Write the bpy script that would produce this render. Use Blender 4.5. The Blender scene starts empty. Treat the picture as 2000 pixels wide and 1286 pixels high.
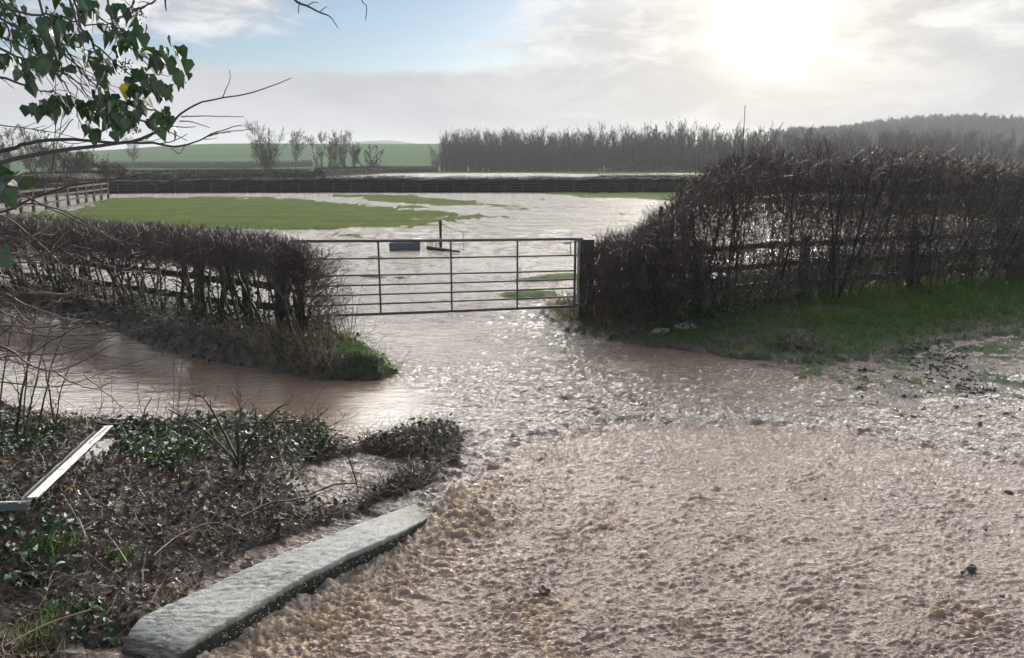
import bpy, math, numpy as np
from mathutils import Vector
R = np.random.default_rng(7)
sc = bpy.context.scene
COL = sc.collection
F, CX, CY = 1450.0, 1000.0, 643.0
TH = math.radians(12.56)
H = 2.355
CT, ST = math.cos(TH), math.sin(TH)

def ray(px, py):
    u = (px-CX)/F; v = (CY-py)/F
    return np.array([u, CT+v*ST, -ST+v*CT])
def P(px, py, z=0.0):                    # where a picture point meets the level z
    d = ray(px, py); t = (z-H)/d[2]
    return np.array([d[0]*t, d[1]*t, z])
def at(px, py, Y):                       # where a picture point is at distance Y
    d = ray(px, py); t = Y/d[1]
    return np.array([d[0]*t, Y, H+d[2]*t])

# ------------------------------------------------------------------ noise
def _h(ix, iy, s):
    h = (ix.astype(np.int64)*374761393 + iy.astype(np.int64)*668265263 + s*1274126177) & 0xFFFFFFFF
    h = ((h ^ (h >> 13))*1274126177) & 0xFFFFFFFF
    h = (h ^ (h >> 16)) & 0xFFFF
    return h
_A = np.arange(256)*2*np.pi/256
_GX, _GY = np.cos(_A), np.sin(_A)
def gn(x, y, s=0):
    x0 = np.floor(x); y0 = np.floor(y); fx = x-x0; fy = y-y0
    u = fx*fx*fx*(fx*(fx*6-15)+10); v = fy*fy*fy*(fy*(fy*6-15)+10)
    def g(dx, dy):
        k = _h(x0+dx, y0+dy, s) & 255
        return _GX[k]*(fx-dx)+_GY[k]*(fy-dy)
    a = g(0, 0); b = g(1, 0); c = g(0, 1); d = g(1, 1)
    return (a+(b-a)*u + ((c+(d-c)*u)-(a+(b-a)*u))*v)*1.5
def fbm(x, y, o=4, s=0, gain=.5):
    r = 0; a = 1; t = 0
    for i in range(o):
        r = r+a*gn(x, y, s+i*17); t += a; a *= gain; x = x*2.03+3.1; y = y*2.03+1.7
    return r/t
def sst(a, b, x):
    t = np.clip((x-a)/(b-a), 0, 1); return t*t*(3-2*t)
def sdf(poly, x, y):                     # signed distance, positive inside
    poly = np.asarray(poly, float)[:, :2]; n = len(poly)
    dm = np.full(np.shape(x), 1e18); ins = np.zeros(np.shape(x), bool)
    for i in range(n):
        ax, ay = poly[i]; bx, by = poly[(i+1) % n]
        ex, ey = bx-ax, by-ay; l = ex*ex+ey*ey+1e-12
        t = np.clip(((x-ax)*ex+(y-ay)*ey)/l, 0, 1)
        dm = np.minimum(dm, (x-ax-t*ex)**2+(y-ay-t*ey)**2)
        c = ((ay > y) != (by > y)) & (x < (bx-ax)*(y-ay)/((by-ay) if by != ay else 1e-9)+ax)
        ins ^= c
    d = np.sqrt(dm); return np.where(ins, d, -d)
def pix(*pts, z=0.0):
    return np.array([P(a, b, z) for a, b in pts])

# ------------------------------------------------------------------ object helpers
def tag(o, label=None, cat=None, group=None, kind=None):
    if label: o['label'] = label
    if cat: o['category'] = cat
    if group: o['group'] = group
    if kind: o['kind'] = kind
    return o
def mk(name, v, f, mat, parent=None, smooth=False, attrs=None):
    v = np.asarray(v, np.float64).reshape(-1, 3)
    me = bpy.data.meshes.new(name)
    f = np.asarray(f)
    me.vertices.add(len(v)); me.vertices.foreach_set('co', v.ravel())
    k = f.shape[1]
    me.loops.add(f.size); me.loops.foreach_set('vertex_index', f.ravel().astype(np.int32))
    me.polygons.add(len(f)); me.polygons.foreach_set('loop_start', np.arange(0, f.size, k, dtype=np.int32))
    me.polygons.foreach_set('use_smooth', np.full(len(f), smooth))
    me.update(calc_edges=True)
    if attrs:
        for an, av in attrs.items():
            a = me.attributes.new(an, 'FLOAT', 'POINT'); a.data.foreach_set('value', np.asarray(av, np.float32).ravel())
    me.materials.append(mat)
    o = bpy.data.objects.new(name, me); COL.objects.link(o)
    if parent is not None: o.parent = parent
    return o
def empty(name, loc=(0, 0, 0), rz=0):
    o = bpy.data.objects.new(name, None); COL.objects.link(o); o.location = loc; o.rotation_euler = (0, 0, rz)
    return o
def copy_tree(o, parent=None):
    c = o.copy(); COL.objects.link(c)
    if parent is not None: c.parent = parent
    for ch in [x for x in bpy.data.objects if x.parent == o]:
        copy_tree(ch, c)
    return c

def norm(a): return a/(np.linalg.norm(a, axis=-1, keepdims=True)+1e-12)
class MB:                                # quads only; triangles are stored as quads with a repeated corner avoided by tubes/leaves
    def __init__(s): s.v = []; s.f = []; s.n = 0; s.t = []
    def add(s, v, f, val=None):
        v = np.asarray(v, float).reshape(-1, 3); f = np.asarray(f)
        s.v.append(v); s.f.append(f+s.n); s.n += len(v)
        s.t.append(np.full(len(v), .5) if val is None else np.asarray(val, float).ravel())
        return s
    def tubes(s, paths, radii, S=3, cap=False, val=None):
        paths = np.asarray(paths, float); radii = np.asarray(radii, float)
        if paths.ndim == 2: paths = paths[None]; radii = radii[None]
        N, K, _ = paths.shape
        if N == 0: return s
        T = norm(np.gradient(paths, axis=1))
        ref = np.where(np.abs(T[..., 2:3]) > .9, np.array([1., 0, 0]), np.array([0, 0, 1.]))
        ref = np.broadcast_to(ref[:, :1], T.shape)
        A = norm(np.cross(T, ref)); B = np.cross(T, A)
        an = np.arange(S)*2*np.pi/S
        v = paths[:, :, None]+radii[:, :, None, None]*(np.cos(an)[None, None, :, None]*A[:, :, None]+np.sin(an)[None, None, :, None]*B[:, :, None])
        i = np.arange(N)[:, None, None]*K*S; k = np.arange(K-1)[None, :, None]*S; j = np.arange(S)[None, None, :]; j2 = (j+1) % S
        f = np.stack([i+k+j, i+k+j2, i+k+S+j2, i+k+S+j], -1).reshape(-1, 4)
        vv = np.repeat(R.random(N) if val is None else np.broadcast_to(val, N), K*S)
        s.add(v, f, vv)
        if cap:
            for b in (0, K-1):
                c = paths[:, b]
                rr = v[:, b]
                vv2 = np.concatenate([c[:, None], rr], 1)
                fi = []
                for q in range(0, S, 2):
                    fi.append([0, 1+q, 1+(q+1) % S, 1+(q+2) % S])
                fi = np.array(fi)[None]+np.arange(N)[:, None, None]*(S+1)
                s.add(vv2.reshape(-1, 3), fi.reshape(-1, 4))
        return s
    def box(s, c, sz, rz=0, jit=0, ax=None):
        c = np.asarray(c, float); h = np.asarray(sz, float)/2
        v = np.array([[x, y, z] for x in (-1, 1) for y in (-1, 1) for z in (-1, 1)])*h
        if jit: v += R.normal(0, jit, v.shape)
        if ax is None:
            ca, sa = math.cos(rz), math.sin(rz); M = np.array([[ca, -sa, 0], [sa, ca, 0], [0, 0, 1]])
        else: M = np.array(ax).T
        v = v@M.T+c
        s.add(v, [[0, 1, 3, 2], [4, 6, 7, 5], [0, 4, 5, 1], [2, 3, 7, 6], [0, 2, 6, 4], [1, 5, 7, 3]])
        return s
    def beam(s, a, b, w, h, up=(0, 0, 1), seg=1, jit=0):
        a = np.asarray(a, float); b = np.asarray(b, float)
        t = norm(b-a); side = norm(np.cross(t, up)); u = np.cross(side, t)
        L = np.linspace(0, 1, seg+1)
        ring = []
        for q in L:
            c = a+(b-a)*q
            r = np.array([c+side*w/2*i+u*h/2*j for i, j in ((-1, -1), (1, -1), (1, 1), (-1, 1))])
            if jit: r += R.normal(0, jit, r.shape)
            ring.append(r)
        v = np.concatenate(ring); f = []
        for q in range(seg):
            for j in range(4):
                f.append([q*4+j, q*4+(j+1) % 4, q*4+4+(j+1) % 4, q*4+4+j])
        f.append([3, 2, 1, 0]); f.append([seg*4+j for j in range(4)])
        s.add(v, f); return s
    def inst(s, tv, tf, pos, M, val=None):          # template copies: M (N,3,3) columns are axes
        tv = np.asarray(tv, float); tf = np.asarray(tf); N = len(pos)
        if N == 0: return s
        v = np.einsum('nij,kj->nki', M, tv)+np.asarray(pos)[:, None]
        f = tf[None]+np.arange(N)[:, None, None]*len(tv)
        s.add(v, f.reshape(-1, tf.shape[1]), np.repeat(R.random(N) if val is None else val, len(tv)))
        return s
    def build(s, name, mat, parent=None, smooth=False):
        if s.n == 0: return None
        return mk(name, np.concatenate(s.v), np.concatenate(s.f), mat, parent, smooth, {'rnd': np.concatenate(s.t)})
def rotm(N, tilt, roll=None, yaw=None, size=1.0):
    yaw = R.random(N)*2*np.pi if yaw is None else np.broadcast_to(yaw, N)
    tilt = np.broadcast_to(tilt, N); roll = np.zeros(N) if roll is None else np.broadcast_to(roll, N)
    cy, sy, ct, st, cr, sr = np.cos(yaw), np.sin(yaw), np.cos(tilt), np.sin(tilt), np.cos(roll), np.sin(roll)
    z = np.zeros(N); o = np.ones(N)
    Z = np.stack([cy, -sy, z, sy, cy, z, z, z, o], -1).reshape(N, 3, 3)
    X = np.stack([o, z, z, z, ct, -st, z, st, ct], -1).reshape(N, 3, 3)
    Y = np.stack([cr, z, sr, z, o, z, -sr, z, cr], -1).reshape(N, 3, 3)
    return (Z@X@Y)*np.broadcast_to(size, N)[:, None, None]
def spline(pts, n):
    pts = np.asarray(pts, float); m = len(pts)
    e = np.vstack([2*pts[0]-pts[1], pts, 2*pts[-1]-pts[-2]])
    out = []
    for t in np.linspace(0, m-1-1e-6, n):
        i = int(t); f = t-i; a, b, c, d = e[i:i+4]
        out.append(.5*((2*b)+(c-a)*f+(2*a-5*b+4*c-d)*f*f+(3*b-a-3*c+d)*f**3))
    return np.array(out)
def grow(st, d, L, K, wob=.15, up=0., droop=0.):
    st = np.asarray(st, float); d = norm(np.asarray(d, float)); N = len(st)
    p = [st]; L = np.broadcast_to(L, N)
    for k in range(K-1):
        d = norm(d+R.normal(0, wob, d.shape)+np.array([0, 0, up-droop*k/K]))
        p.append(p[-1]+d*(L/(K-1))[:, None])
    return np.stack(p, 1)
def branch(paths, rad, n, t=(0.2, 1), ang=(.5, .9), lf=(.3, .6), K=4, up=.05, wob=.15, rf=.6, rmin=.002, tip=.35, tl=.5):
    """n children spread over the parent paths"""
    N, KK, _ = paths.shape
    i = R.integers(0, N, n); tt = t[0]+(t[1]-t[0])*R.random(n); q = tt*(KK-1)*.999; k = q.astype(int); f = (q-k)[:, None]
    a = paths[i, k]; b = paths[i, k+1]; st = a+(b-a)*f; T = norm(b-a)
    w = norm(np.cross(T, R.normal(size=(n, 3)))); al = R.uniform(ang[0], ang[1], n)[:, None]
    d = T*np.cos(al)+w*np.sin(al)
    PL = np.linalg.norm(np.diff(paths, axis=1), axis=-1).sum(1)[i]
    L = PL*R.uniform(lf[0], lf[1], n)*(1-tl*tt)
    pr = rad[i, k]*rf
    p = grow(st, d, L, K, wob, up)
    r = np.maximum(pr[:, None]*np.linspace(1, tip, K)[None], rmin)
    return p, r

# ------------------------------------------------------------------ materials
class NG:
    def __init__(s, nt): s.nt = nt; s.N = nt.nodes; s.L = nt.links
    def n(s, t, **kw):
        x = s.N.new(t)
        for k, v in kw.items(): setattr(x, k, v)
        return x
    def put(s, sock, v):
        if hasattr(v, 'links') or isinstance(v, bpy.types.NodeSocket): s.L.new(v, sock)
        else: sock.default_value = v
    def m(s, op, a, b=0.0, c=None, clamp=False):
        x = s.n('ShaderNodeMath', operation=op, use_clamp=clamp); s.put(x.inputs[0], a); s.put(x.inputs[1], b)
        if c is not None: s.put(x.inputs[2], c)
        return x.outputs[0]
    def mix(s, f, a, b, bt='MIX'):
        x = s.n('ShaderNodeMix', data_type='RGBA', blend_type=bt); s.put(x.inputs[0], f)
        s.put(x.inputs[6], (*a, 1) if isinstance(a, tuple) and len(a) == 3 else a)
        s.put(x.inputs[7], (*b, 1) if isinstance(b, tuple) and len(b) == 3 else b); return x.outputs[2]
    def noise(s, vec, scale, detail=4, rough=.55, dist=0.0):
        x = s.n('ShaderNodeTexNoise'); s.put(x.inputs['Scale'], scale); x.inputs['Detail'].default_value = detail
        x.inputs['Roughness'].default_value = rough; x.inputs['Distortion'].default_value = dist
        if vec is not None: s.L.new(vec, x.inputs['Vector'])
        return x.outputs[0]
    def ramp(s, f, lo, hi):
        x = s.n('ShaderNodeMapRange', interpolation_type='SMOOTHSTEP'); s.put(x.inputs[0], f); x.inputs[1].default_value = lo; x.inputs[2].default_value = hi
        return x.outputs[0]
    def attr(s, name): return s.n('ShaderNodeAttribute', attribute_name=name).outputs['Fac']
    def pos(s): return s.n('ShaderNodeNewGeometry').outputs['Position']
    def scale(s, v, k):
        x = s.n('ShaderNodeVectorMath', operation='MULTIPLY'); s.L.new(v, x.inputs[0]); x.inputs[1].default_value = k; return x.outputs[0]
    def bump(s, h, st=.5, dist=.01):
        x = s.n('ShaderNodeBump'); s.put(x.inputs['Strength'], st); s.put(x.inputs['Distance'], dist); s.L.new(h, x.inputs['Height']); return x.outputs[0]
def newmat(name):
    m = bpy.data.materials.new(name); m.use_nodes = True; m.node_tree.nodes.clear(); g = NG(m.node_tree)
    b = g.n('ShaderNodeBsdfPrincipled'); o = g.n('ShaderNodeOutputMaterial'); g.L.new(b.outputs[0], o.inputs['Surface'])
    return m, g, b, o
def simple(name, c1, c2, rough=.6, spec=.4, sc_=8., bumps=.3, bscale=60, bdist=.003, trans=0., tc=None, rndmix=.6, metal=0., c3=None, patch=1.3):
    """two-colour mottled material, varied per piece by the rnd attribute"""
    m, g, b, o = newmat(name)
    p = g.pos(); n = g.noise(p, sc_, 5, .6)
    a = g.attr('rnd')
    f = g.m('ADD', g.m('MULTIPLY', g.ramp(n, .3, .7), 1-rndmix), g.m('MULTIPLY', a, rndmix))
    col = g.mix(f, c1, c2)
    if c3 is not None:
        col = g.mix(g.ramp(g.noise(p, patch, 4, .6), .5, .62), col, c3)
    g.L.new(col, b.inputs['Base Color']); b.inputs['Roughness'].default_value = rough; b.inputs['Specular IOR Level'].default_value = spec
    b.inputs['Metallic'].default_value = metal
    if bumps: g.L.new(g.bump(g.noise(p, bscale, 4, .6), bumps, bdist), b.inputs['Normal'])
    if trans:
        t = g.n('ShaderNodeBsdfTranslucent'); g.L.new(g.mix(.5, col, tc or c2), t.inputs[0])
        x = g.n('ShaderNodeMixShader'); x.inputs[0].default_value = trans; g.L.new(b.outputs[0], x.inputs[1]); g.L.new(t.outputs[0], x.inputs[2]); g.L.new(x.outputs[0], o.inputs['Surface'])
    return m
M = {}
M['twig'] = simple('wet_twig', (.065, .048, .040), (.17, .128, .105), .38, .6, 20, .4)
M['twigred'] = simple('reddish_twig', (.06, .038, .03), (.15, .10, .08), .42, .5, 20, .4)
M['stem'] = simple('hedge_stem', (.035, .03, .026), (.09, .078, .06), .6, .4, 14, .6, c3=(.05, .07, .035), patch=3)
M['paletwig'] = simple('pale_twig', (.16, .12, .08), (.42, .33, .23), .55, .4, 20, .3)
M['bark'] = simple('tree_bark', (.05, .043, .036), (.12, .098, .078), .8, .2, 2, 0)
M['farhedge'] = simple('far_hedge_twig', (.028, .021, .018), (.06, .045, .036), .8, .2, 2, 0)
M['farpost'] = simple('grey_post', (.06, .054, .048), (.10, .09, .08), .8, .2, 3, 0)
M['wood'] = simple('weathered_wood', (.045, .04, .034), (.12, .10, .08), .65, .4, 6, .6, 30, .004, c3=(.04, .055, .03), patch=4)
M['galv'] = simple('galvanised_steel', (.09, .095, .10), (.17, .175, .18), .45, .5, 5, .15, 60, .001, metal=.4, c3=(.16, .12, .09), patch=7)
M['ivy'] = simple('ivy_leaf', (.012, .032, .014), (.035, .08, .025), .25, .6, 30, .2, trans=.09, tc=(.09, .20, .025))
M['ivyyellow'] = simple('yellow_leaf', (.35, .30, .03), (.5, .38, .05), .35, .5, 30, .2, trans=.4, tc=(.5, .45, .03))
M['dead'] = simple('dead_leaf', (.04, .029, .021), (.155, .105, .066), .3, .6, 30, .3, trans=.1)
M['redleaf'] = simple('red_leaf', (.12, .02, .015), (.25, .05, .03), .35, .6, 30, .3, trans=.15)
M['grass'] = simple('grass_blade', (.05, .115, .03), (.13, .23, .06), .45, .4, 3, 0, trans=.5, tc=(.22, .42, .07), c3=(.16, .15, .065), patch=2.2)
M['drygrass'] = simple('dry_grass_blade', (.20, .15, .08), (.42, .33, .19), .5, .4, 3, 0, trans=.3, tc=(.4, .3, .15))
M['darkgrass'] = simple('dark_grass_blade', (.035, .08, .025), (.10, .16, .05), .4, .5, 3, 0, trans=.3, tc=(.06, .2, .03))
M['white'] = simple('white_upvc', (.80, .80, .79), (.84, .84, .83), .3, .5, 6, .1, c3=(.42, .38, .32), patch=16)
M['greyplastic'] = simple('grey_plastic', (.16, .165, .16), (.22, .225, .22), .4, .5, 8, .2)
M['board'] = simple('muddy_board', (.19, .155, .125), (.27, .22, .18), .35, .5, 8, .5, 30, .006, c3=(.12, .09, .07), patch=9)
M['stone'] = simple('dark_stone', (.03, .028, .025), (.09, .08, .07), .35, .6, 12, .6, 60, .006)
M['mudstone'] = simple('muddy_rock', (.13, .10, .075), (.25, .20, .15), .35, .6, 12, .6, 60, .006)
M['slab'] = simple('broken_concrete', (.24, .22, .205), (.40, .37, .345), .6, .4, 12, .6, 60, .006, c3=(.10, .08, .06), patch=9)
M['trough'] = simple('trough_metal', (.15, .165, .175), (.24, .25, .26), .5, .5, 5, .2, metal=.3)
M['droplet'] = simple('splash_drop', (.55, .48, .38), (.75, .68, .58), .15, .6, 30, 0)

# ------------------------------------------------------------------ layout of land and water
FOAM = spline([P(*p) for p in ((840, 975), (905, 930), (985, 885), (1100, 845), (1220, 825), (1340, 824), (1480, 828), (1620, 840), (1760, 862), (1880, 885), (2010, 900), (2300, 935))], 60)
POLY_ROAD = np.vstack([FOAM, [[12, 3, 0], [12, -6, 0], [-4, -6, 0], [-3.2, 2.0, 0]], pix((150, 1330), (300, 1300), (380, 1262), (550, 1165), (690, 1092), (800, 1034))])
BANK_L = pix((-900, 500), (-300, 560), (0, 598), (130, 618), (220, 648), (330, 690), (430, 712), (520, 725), (600, 742), (690, 747), (750, 742), (785, 728), (755, 706), (700, 680), (620, 648), (500, 628), (380, 610), (200, 575), (0, 545), (-300, 510), (-900, 470))
BANK_N = pix((-900, 720), (-200, 770), (0, 788), (90, 815), (200, 822), (330, 828), (470, 818), (600, 822), (650, 850), (700, 868), (790, 845), (880, 838), (905, 862), (890, 905), (860, 950), (800, 985), (660, 1050), (520, 1118), (400, 1180), (290, 1235), (200, 1262), (90, 1300), (-60, 1400), (-900, 1700))
VERGE = pix((1062, 605), (1075, 625), (1130, 648), (1200, 664), (1290, 676), (1380, 688), (1470, 702), (1560, 708), (1660, 706), (1760, 690), (1850, 668), (1960, 650), (2080, 640), (2400, 610), (2900, 560), (2900, 480), (2300, 460), (1850, 500), (1550, 532), (1300, 562), (1180, 580), (1110, 588), (1080, 592))
MUDDY = pix((1380, 680), (1520, 700), (1700, 690), (1850, 660), (2100, 620), (2500, 640), (2400, 760), (2050, 790), (1900, 790), (1750, 790), (1600, 770), (1470, 730))
FIELD1 = pix((0, 432), (90, 411), (160, 398), (212, 388), (260, 386), (420, 384), (560, 386), (640, 393), (730, 401), (800, 406), (870, 413), (905, 424), (860, 434), (800, 440), (740, 445), (700, 449), (650, 455), (560, 452), (440, 448), (250, 455), (100, 460), (-60, 462))
FIELD2 = pix((660, 383), (720, 380), (790, 382), (900, 392), (935, 398), (870, 401), (790, 397), (700, 391))
FIELD3 = pix((1060, 377), (1180, 376), (1330, 377), (1500, 385), (1700, 398), (1900, 392), (2500, 390), (2600, 440), (1900, 425), (1500, 400), (1330, 391), (1200, 388), (1100, 383))
SPIT = pix((925, 396), (960, 396), (1010, 405), (1020, 412), (960, 408))
PATCHES = [pix((985, 548), (1050, 538), (1130, 534), (1230, 536), (1200, 546), (1120, 548), (1040, 552)), pix((970, 574), (1020, 568), (1090, 570), (1090, 578), (1020, 583), (975, 583)), pix((1100, 502), (1140, 496), (1300, 500), (1250, 507))]
POND1 = pix((600, 905), (700, 890), (790, 905), (760, 940), (690, 990), (610, 990), (590, 950))
POND2 = pix((380, 1160), (480, 1085), (600, 1045), (760, 985), (800, 1000), (620, 1085), (440, 1170), (330, 1215))
FAR_WATER = [pix((600, 351), (700, 342), (820, 339), (1000, 338.5), (1160, 341), (1180, 345), (1000, 349), (800, 351), (640, 353)), pix((1200, 341), (1350, 338.5), (1500, 338.5), (1340, 341)), pix((250, 345), (300, 341), (450, 340.5), (500, 343), (420, 346), (300, 349)), pix((590, 339), (625, 338), (620, 342), (590, 343))]
RIDGE_X = None
def hillz(x, y):
    a = x/np.maximum(y, 1)
    ridge = 15.2-6.0*sst(-.38, -.62, a)-3*sst(-.1, .15, a)
    h = ridge*sst(250, 520, y)*(1-.5*sst(560, 900, y))
    h = h+.5*fbm(x/90, y/90, 3, 5)*sst(260, 400, y)
    # wooded rise on the right
    h = h+13*np.exp(-((x-335)/80)**2-((y-610)/120)**2)+4*sst(330, 600, y)*sst(.1, .5, a)
    return h
def water_h(x, y):
    road = sst(-.05, .45, sdf(POLY_ROAD, x, y))
    k = np.clip((y-3.3)/2.2, 0, 1)
    return -.005-road*(.008+.055*(1-k))
def land(x, y):
    """height, grass, mud"""
    n1 = fbm(x*1.3, y*1.3, 4, 3); n2 = fbm(x*7, y*7, 4, 9)
    z = np.full(np.shape(x), -.22)
    grass = np.zeros(np.shape(x))
    d = sdf(BANK_L, x, y)+n2*.08+n1*.05
    z = np.maximum(z, -.22+.47*sst(-.25, .38, d)+.04*n2*sst(0, .2, d)); grass = np.maximum(grass, .25*sst(-.05, .1, d))
    d = sdf(BANK_N, x, y)+n2*.07+n1*.06
    zz = -.22+.27*sst(-.2, .12, d)+.12*sst(.3, 1.6, d)+(.03*n2+.045*n1)
    for po in (POND1, POND2): zz = zz-.14*sst(-.12, .1, sdf(po, x, y)+n2*.05)
    z = np.maximum(z, zz)
    d = sdf(VERGE, x, y)+n2*.25+n1*.28*sst(1.5, 3.5, x)
    z = np.maximum(z, -.22+.27*sst(-.35, .05, d)+.13*sst(0, 1.6, d)+.03*n2); grass = np.maximum(grass, .62*sst(-.05, .3, d)*sst(-.5, -.05, fbm(x*1.1, y*1.1, 3, 43)+.12))
    d = sdf(MUDDY, x, y)+n1*.3
    z = np.maximum(z, -.22+.222*sst(-.5, .5, d)+.035*n2+.02*n1); grass = np.maximum(grass, .55*sst(-.2, .4, d)*sst(-.15, .25, fbm(x*1.1, y*1.1, 3, 41)+.1))
    for i, po in enumerate((FIELD1, FIELD2, FIELD3, SPIT)):
        w = (3.0, 1.6, 2.2, 1.5)[i]
        dd = sdf(po, x, y)
        nn = fbm(x/4.5, y/4.5, 4, 20+i); n3 = fbm(x*1.1, y*1.1, 3, 30)
        d = dd+nn*w*1.5+n3*w*.8+fbm(x*3.5, y*1.6, 3, 31)*w*.5
        amp = (.35, .2, .35, .06)[i]
        z = np.maximum(z, -.22+.20*sst(-3.5, 0, d)+(.07 if i != 3 else .03)*sst(-.6, 1.4, d)+amp*.2*sst(2, 10, d)); grass = np.maximum(grass, sst(-.4, .3, d))
    for po in PATCHES:
        d = sdf(po, x, y)+n2*.22+n1*.22
        z = np.maximum(z, -.22+.26*sst(-.6, .25, d)); grass = np.maximum(grass, .9*sst(-.1, .2, d))
    # tussocks and tyre lines just breaking the surface of the flooded field
    fl = sst(12, 15, y)*(1-sst(58, 66, y))
    st = fbm((x+y*.25)/5.5, (y)/1.5, 5, 77); st2 = fbm(x*1.6, y*.9, 3, 78)
    tu = sst(.25, .40, st+.45*st2)*fl; z = np.maximum(z, -.22+.235*tu); grass = np.maximum(grass, .7*tu)
    fl2 = sst(8.6, 10, y)*(1-sst(14, 17, y))*sst(.1, 1.5, x)*(1-sst(2.5, 3.2, x))
    z = np.maximum(z, -.22+.235*sst(.1, .35, fbm(x*2.2, y*3.6, 4, 79)+.1)*fl2)
    # beyond the far hedge
    far = sst(62, 66, y)
    zf = .05+0*n1
    for po in FAR_WATER:
        d = sdf(po, x, y)+fbm(x/14, y/14, 3, 50)*9
        zf = zf-.25*sst(-3, 3, d+fbm(x/5, y/5, 3, 51)*4)
    zf = np.maximum(zf, -.25)
    z = z*(1-far)+zf*far
    grass = np.maximum(grass, far)
    # left of the field, behind the cross fence
    z = z+hillz(x, y)
    return z, grass

def fan(y0, y1, rows, us, apex=1.5, q=.6):
    # rows spaced so that near ones are finest
    a0, a1 = math.atan2(y0, H), math.atan2(y1, H)
    ys = H*np.tan(np.linspace(a0, a1, rows))
    X = us[None, :]*(ys[:, None]+apex); Y = np.repeat(ys[:, None], len(us), 1)
    return X, Y
def gridmesh(name, X, Y, Z, mat, attrs=None):
    r, c = X.shape
    i = np.arange(r-1)[:, None]*c+np.arange(c-1)[None]
    f = np.stack([i, i+1, i+c+1, i+c], -1).reshape(-1, 4)
    return mk(name, np.stack([X, Y, Z], -1).reshape(-1, 3), f, mat, None, True, attrs)

def ground_z(x, y):
    x = np.atleast_1d(np.asarray(x, float)); y = np.atleast_1d(np.asarray(y, float))
    return land(x, y)[0]

# ------------------------------------------------------------------ ground
us = np.concatenate([np.linspace(-1.6, -.80, 50)[:-1], np.linspace(-.80, .80, 640), np.linspace(.80, 1.6, 50)[1:]])
X, Y = fan(1.2, 90, 560, us)
ys2 = np.concatenate([np.geomspace(90, 700, 90)[1:], [850, 1050, 1300, 1600]])
X2 = us[None]*(ys2[:, None]+1.5); Y2 = np.repeat(ys2[:, None], len(us), 1)
X = np.vstack([X, X2]); Y = np.vstack([Y, Y2])
Z, G = land(X, Y)
def ground_mat():
    m, g, b, o = newmat('ground'); p = g.pos(); gr = g.attr('grass'); far = g.attr('far'); wet = g.attr('litter')
    n = g.noise(p, 1.2, 6, .6); n2 = g.noise(p, 9, 5, .65); n3 = g.noise(p, 55, 4, .6)
    mud = g.mix(g.ramp(n2, .35, .65), (.045, .034, .027), (.12, .092, .072))
    ga = g.mix(g.ramp(n2, .35, .65), (.035, .07, .02), (.075, .115, .035))
    fa = g.mix(g.ramp(n, .3, .7), (.070, .108, .022), (.12, .148, .036))
    hill = g.mix(g.ramp(g.noise(g.scale(p, (.012, .04, 0.)), 1, 4, .6), .35, .65), (.030, .092, .024), (.046, .122, .032))
    fld = g.mix(g.attr('hill'), fa, hill)
    fld = g.mix(g.m('MULTIPLY', g.ramp(g.noise(g.scale(p, (.5, 1.4, 1.)), 1.6, 6, .7), .42, .66), .6), fld, g.mix(g.attr('hill'), (.10, .092, .045), (.05, .11, .035)))
    fld = g.mix(g.m('MULTIPLY', g.ramp(g.noise(g.scale(p, (.16, .5, 1.)), 1.2, 5, .6), .42, .62), .55), fld, g.mix(g.attr('hill'), (.055, .085, .02), (.028, .085, .022)))
    ga = g.mix(far, ga, fld)
    f = g.m('MULTIPLY', g.m('ADD', gr, g.m('MULTIPLY', g.m('SUBTRACT', n3, .5), .8)), 1.2, clamp=True)
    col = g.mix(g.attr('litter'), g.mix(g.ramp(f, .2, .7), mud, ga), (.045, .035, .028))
    g.L.new(col, b.inputs['Base Color'])
    g.L.new(g.m('SUBTRACT', .95, g.m('MULTIPLY', g.m('SUBTRACT', 1, gr), .5)), b.inputs['Roughness'])
    g.L.new(g.m('SUBTRACT', .35, g.m('MULTIPLY', g.m('MAXIMUM', gr, far), .33)), b.inputs['Specular IOR Level'])
    h = g.m('ADD', n2, g.m('MULTIPLY', n3, .5))
    g.L.new(g.bump(h, .8, .03), b.inputs['Normal'])
    return m
M['ground'] = ground_mat()
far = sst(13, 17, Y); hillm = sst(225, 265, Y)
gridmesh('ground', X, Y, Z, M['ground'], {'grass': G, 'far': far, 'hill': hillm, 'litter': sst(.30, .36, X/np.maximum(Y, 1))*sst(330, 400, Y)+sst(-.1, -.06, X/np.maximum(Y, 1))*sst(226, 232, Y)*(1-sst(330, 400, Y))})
tag(bpy.data.objects['ground'], kind='structure')

# ------------------------------------------------------------------ water
us = np.concatenate([np.linspace(-1.5, -.78, 40)[:-1], np.linspace(-.78, .78, 1050), np.linspace(.78, 1.5, 40)[1:]])
X, Y = fan(1.6, 75, 820, us)
ys2 = np.geomspace(75, 300, 60)[1:]
X = np.vstack([X, us[None]*(ys2[:, None]+1.5)]); Y = np.vstack([Y, np.repeat(ys2[:, None], len(us), 1)])
cell = np.gradient(Y, axis=0)                      # row spacing: waves finer than the mesh are left to the shader
d_road = sdf(POLY_ROAD, X, Y)
road = sst(-.05, .3, d_road)
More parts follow.
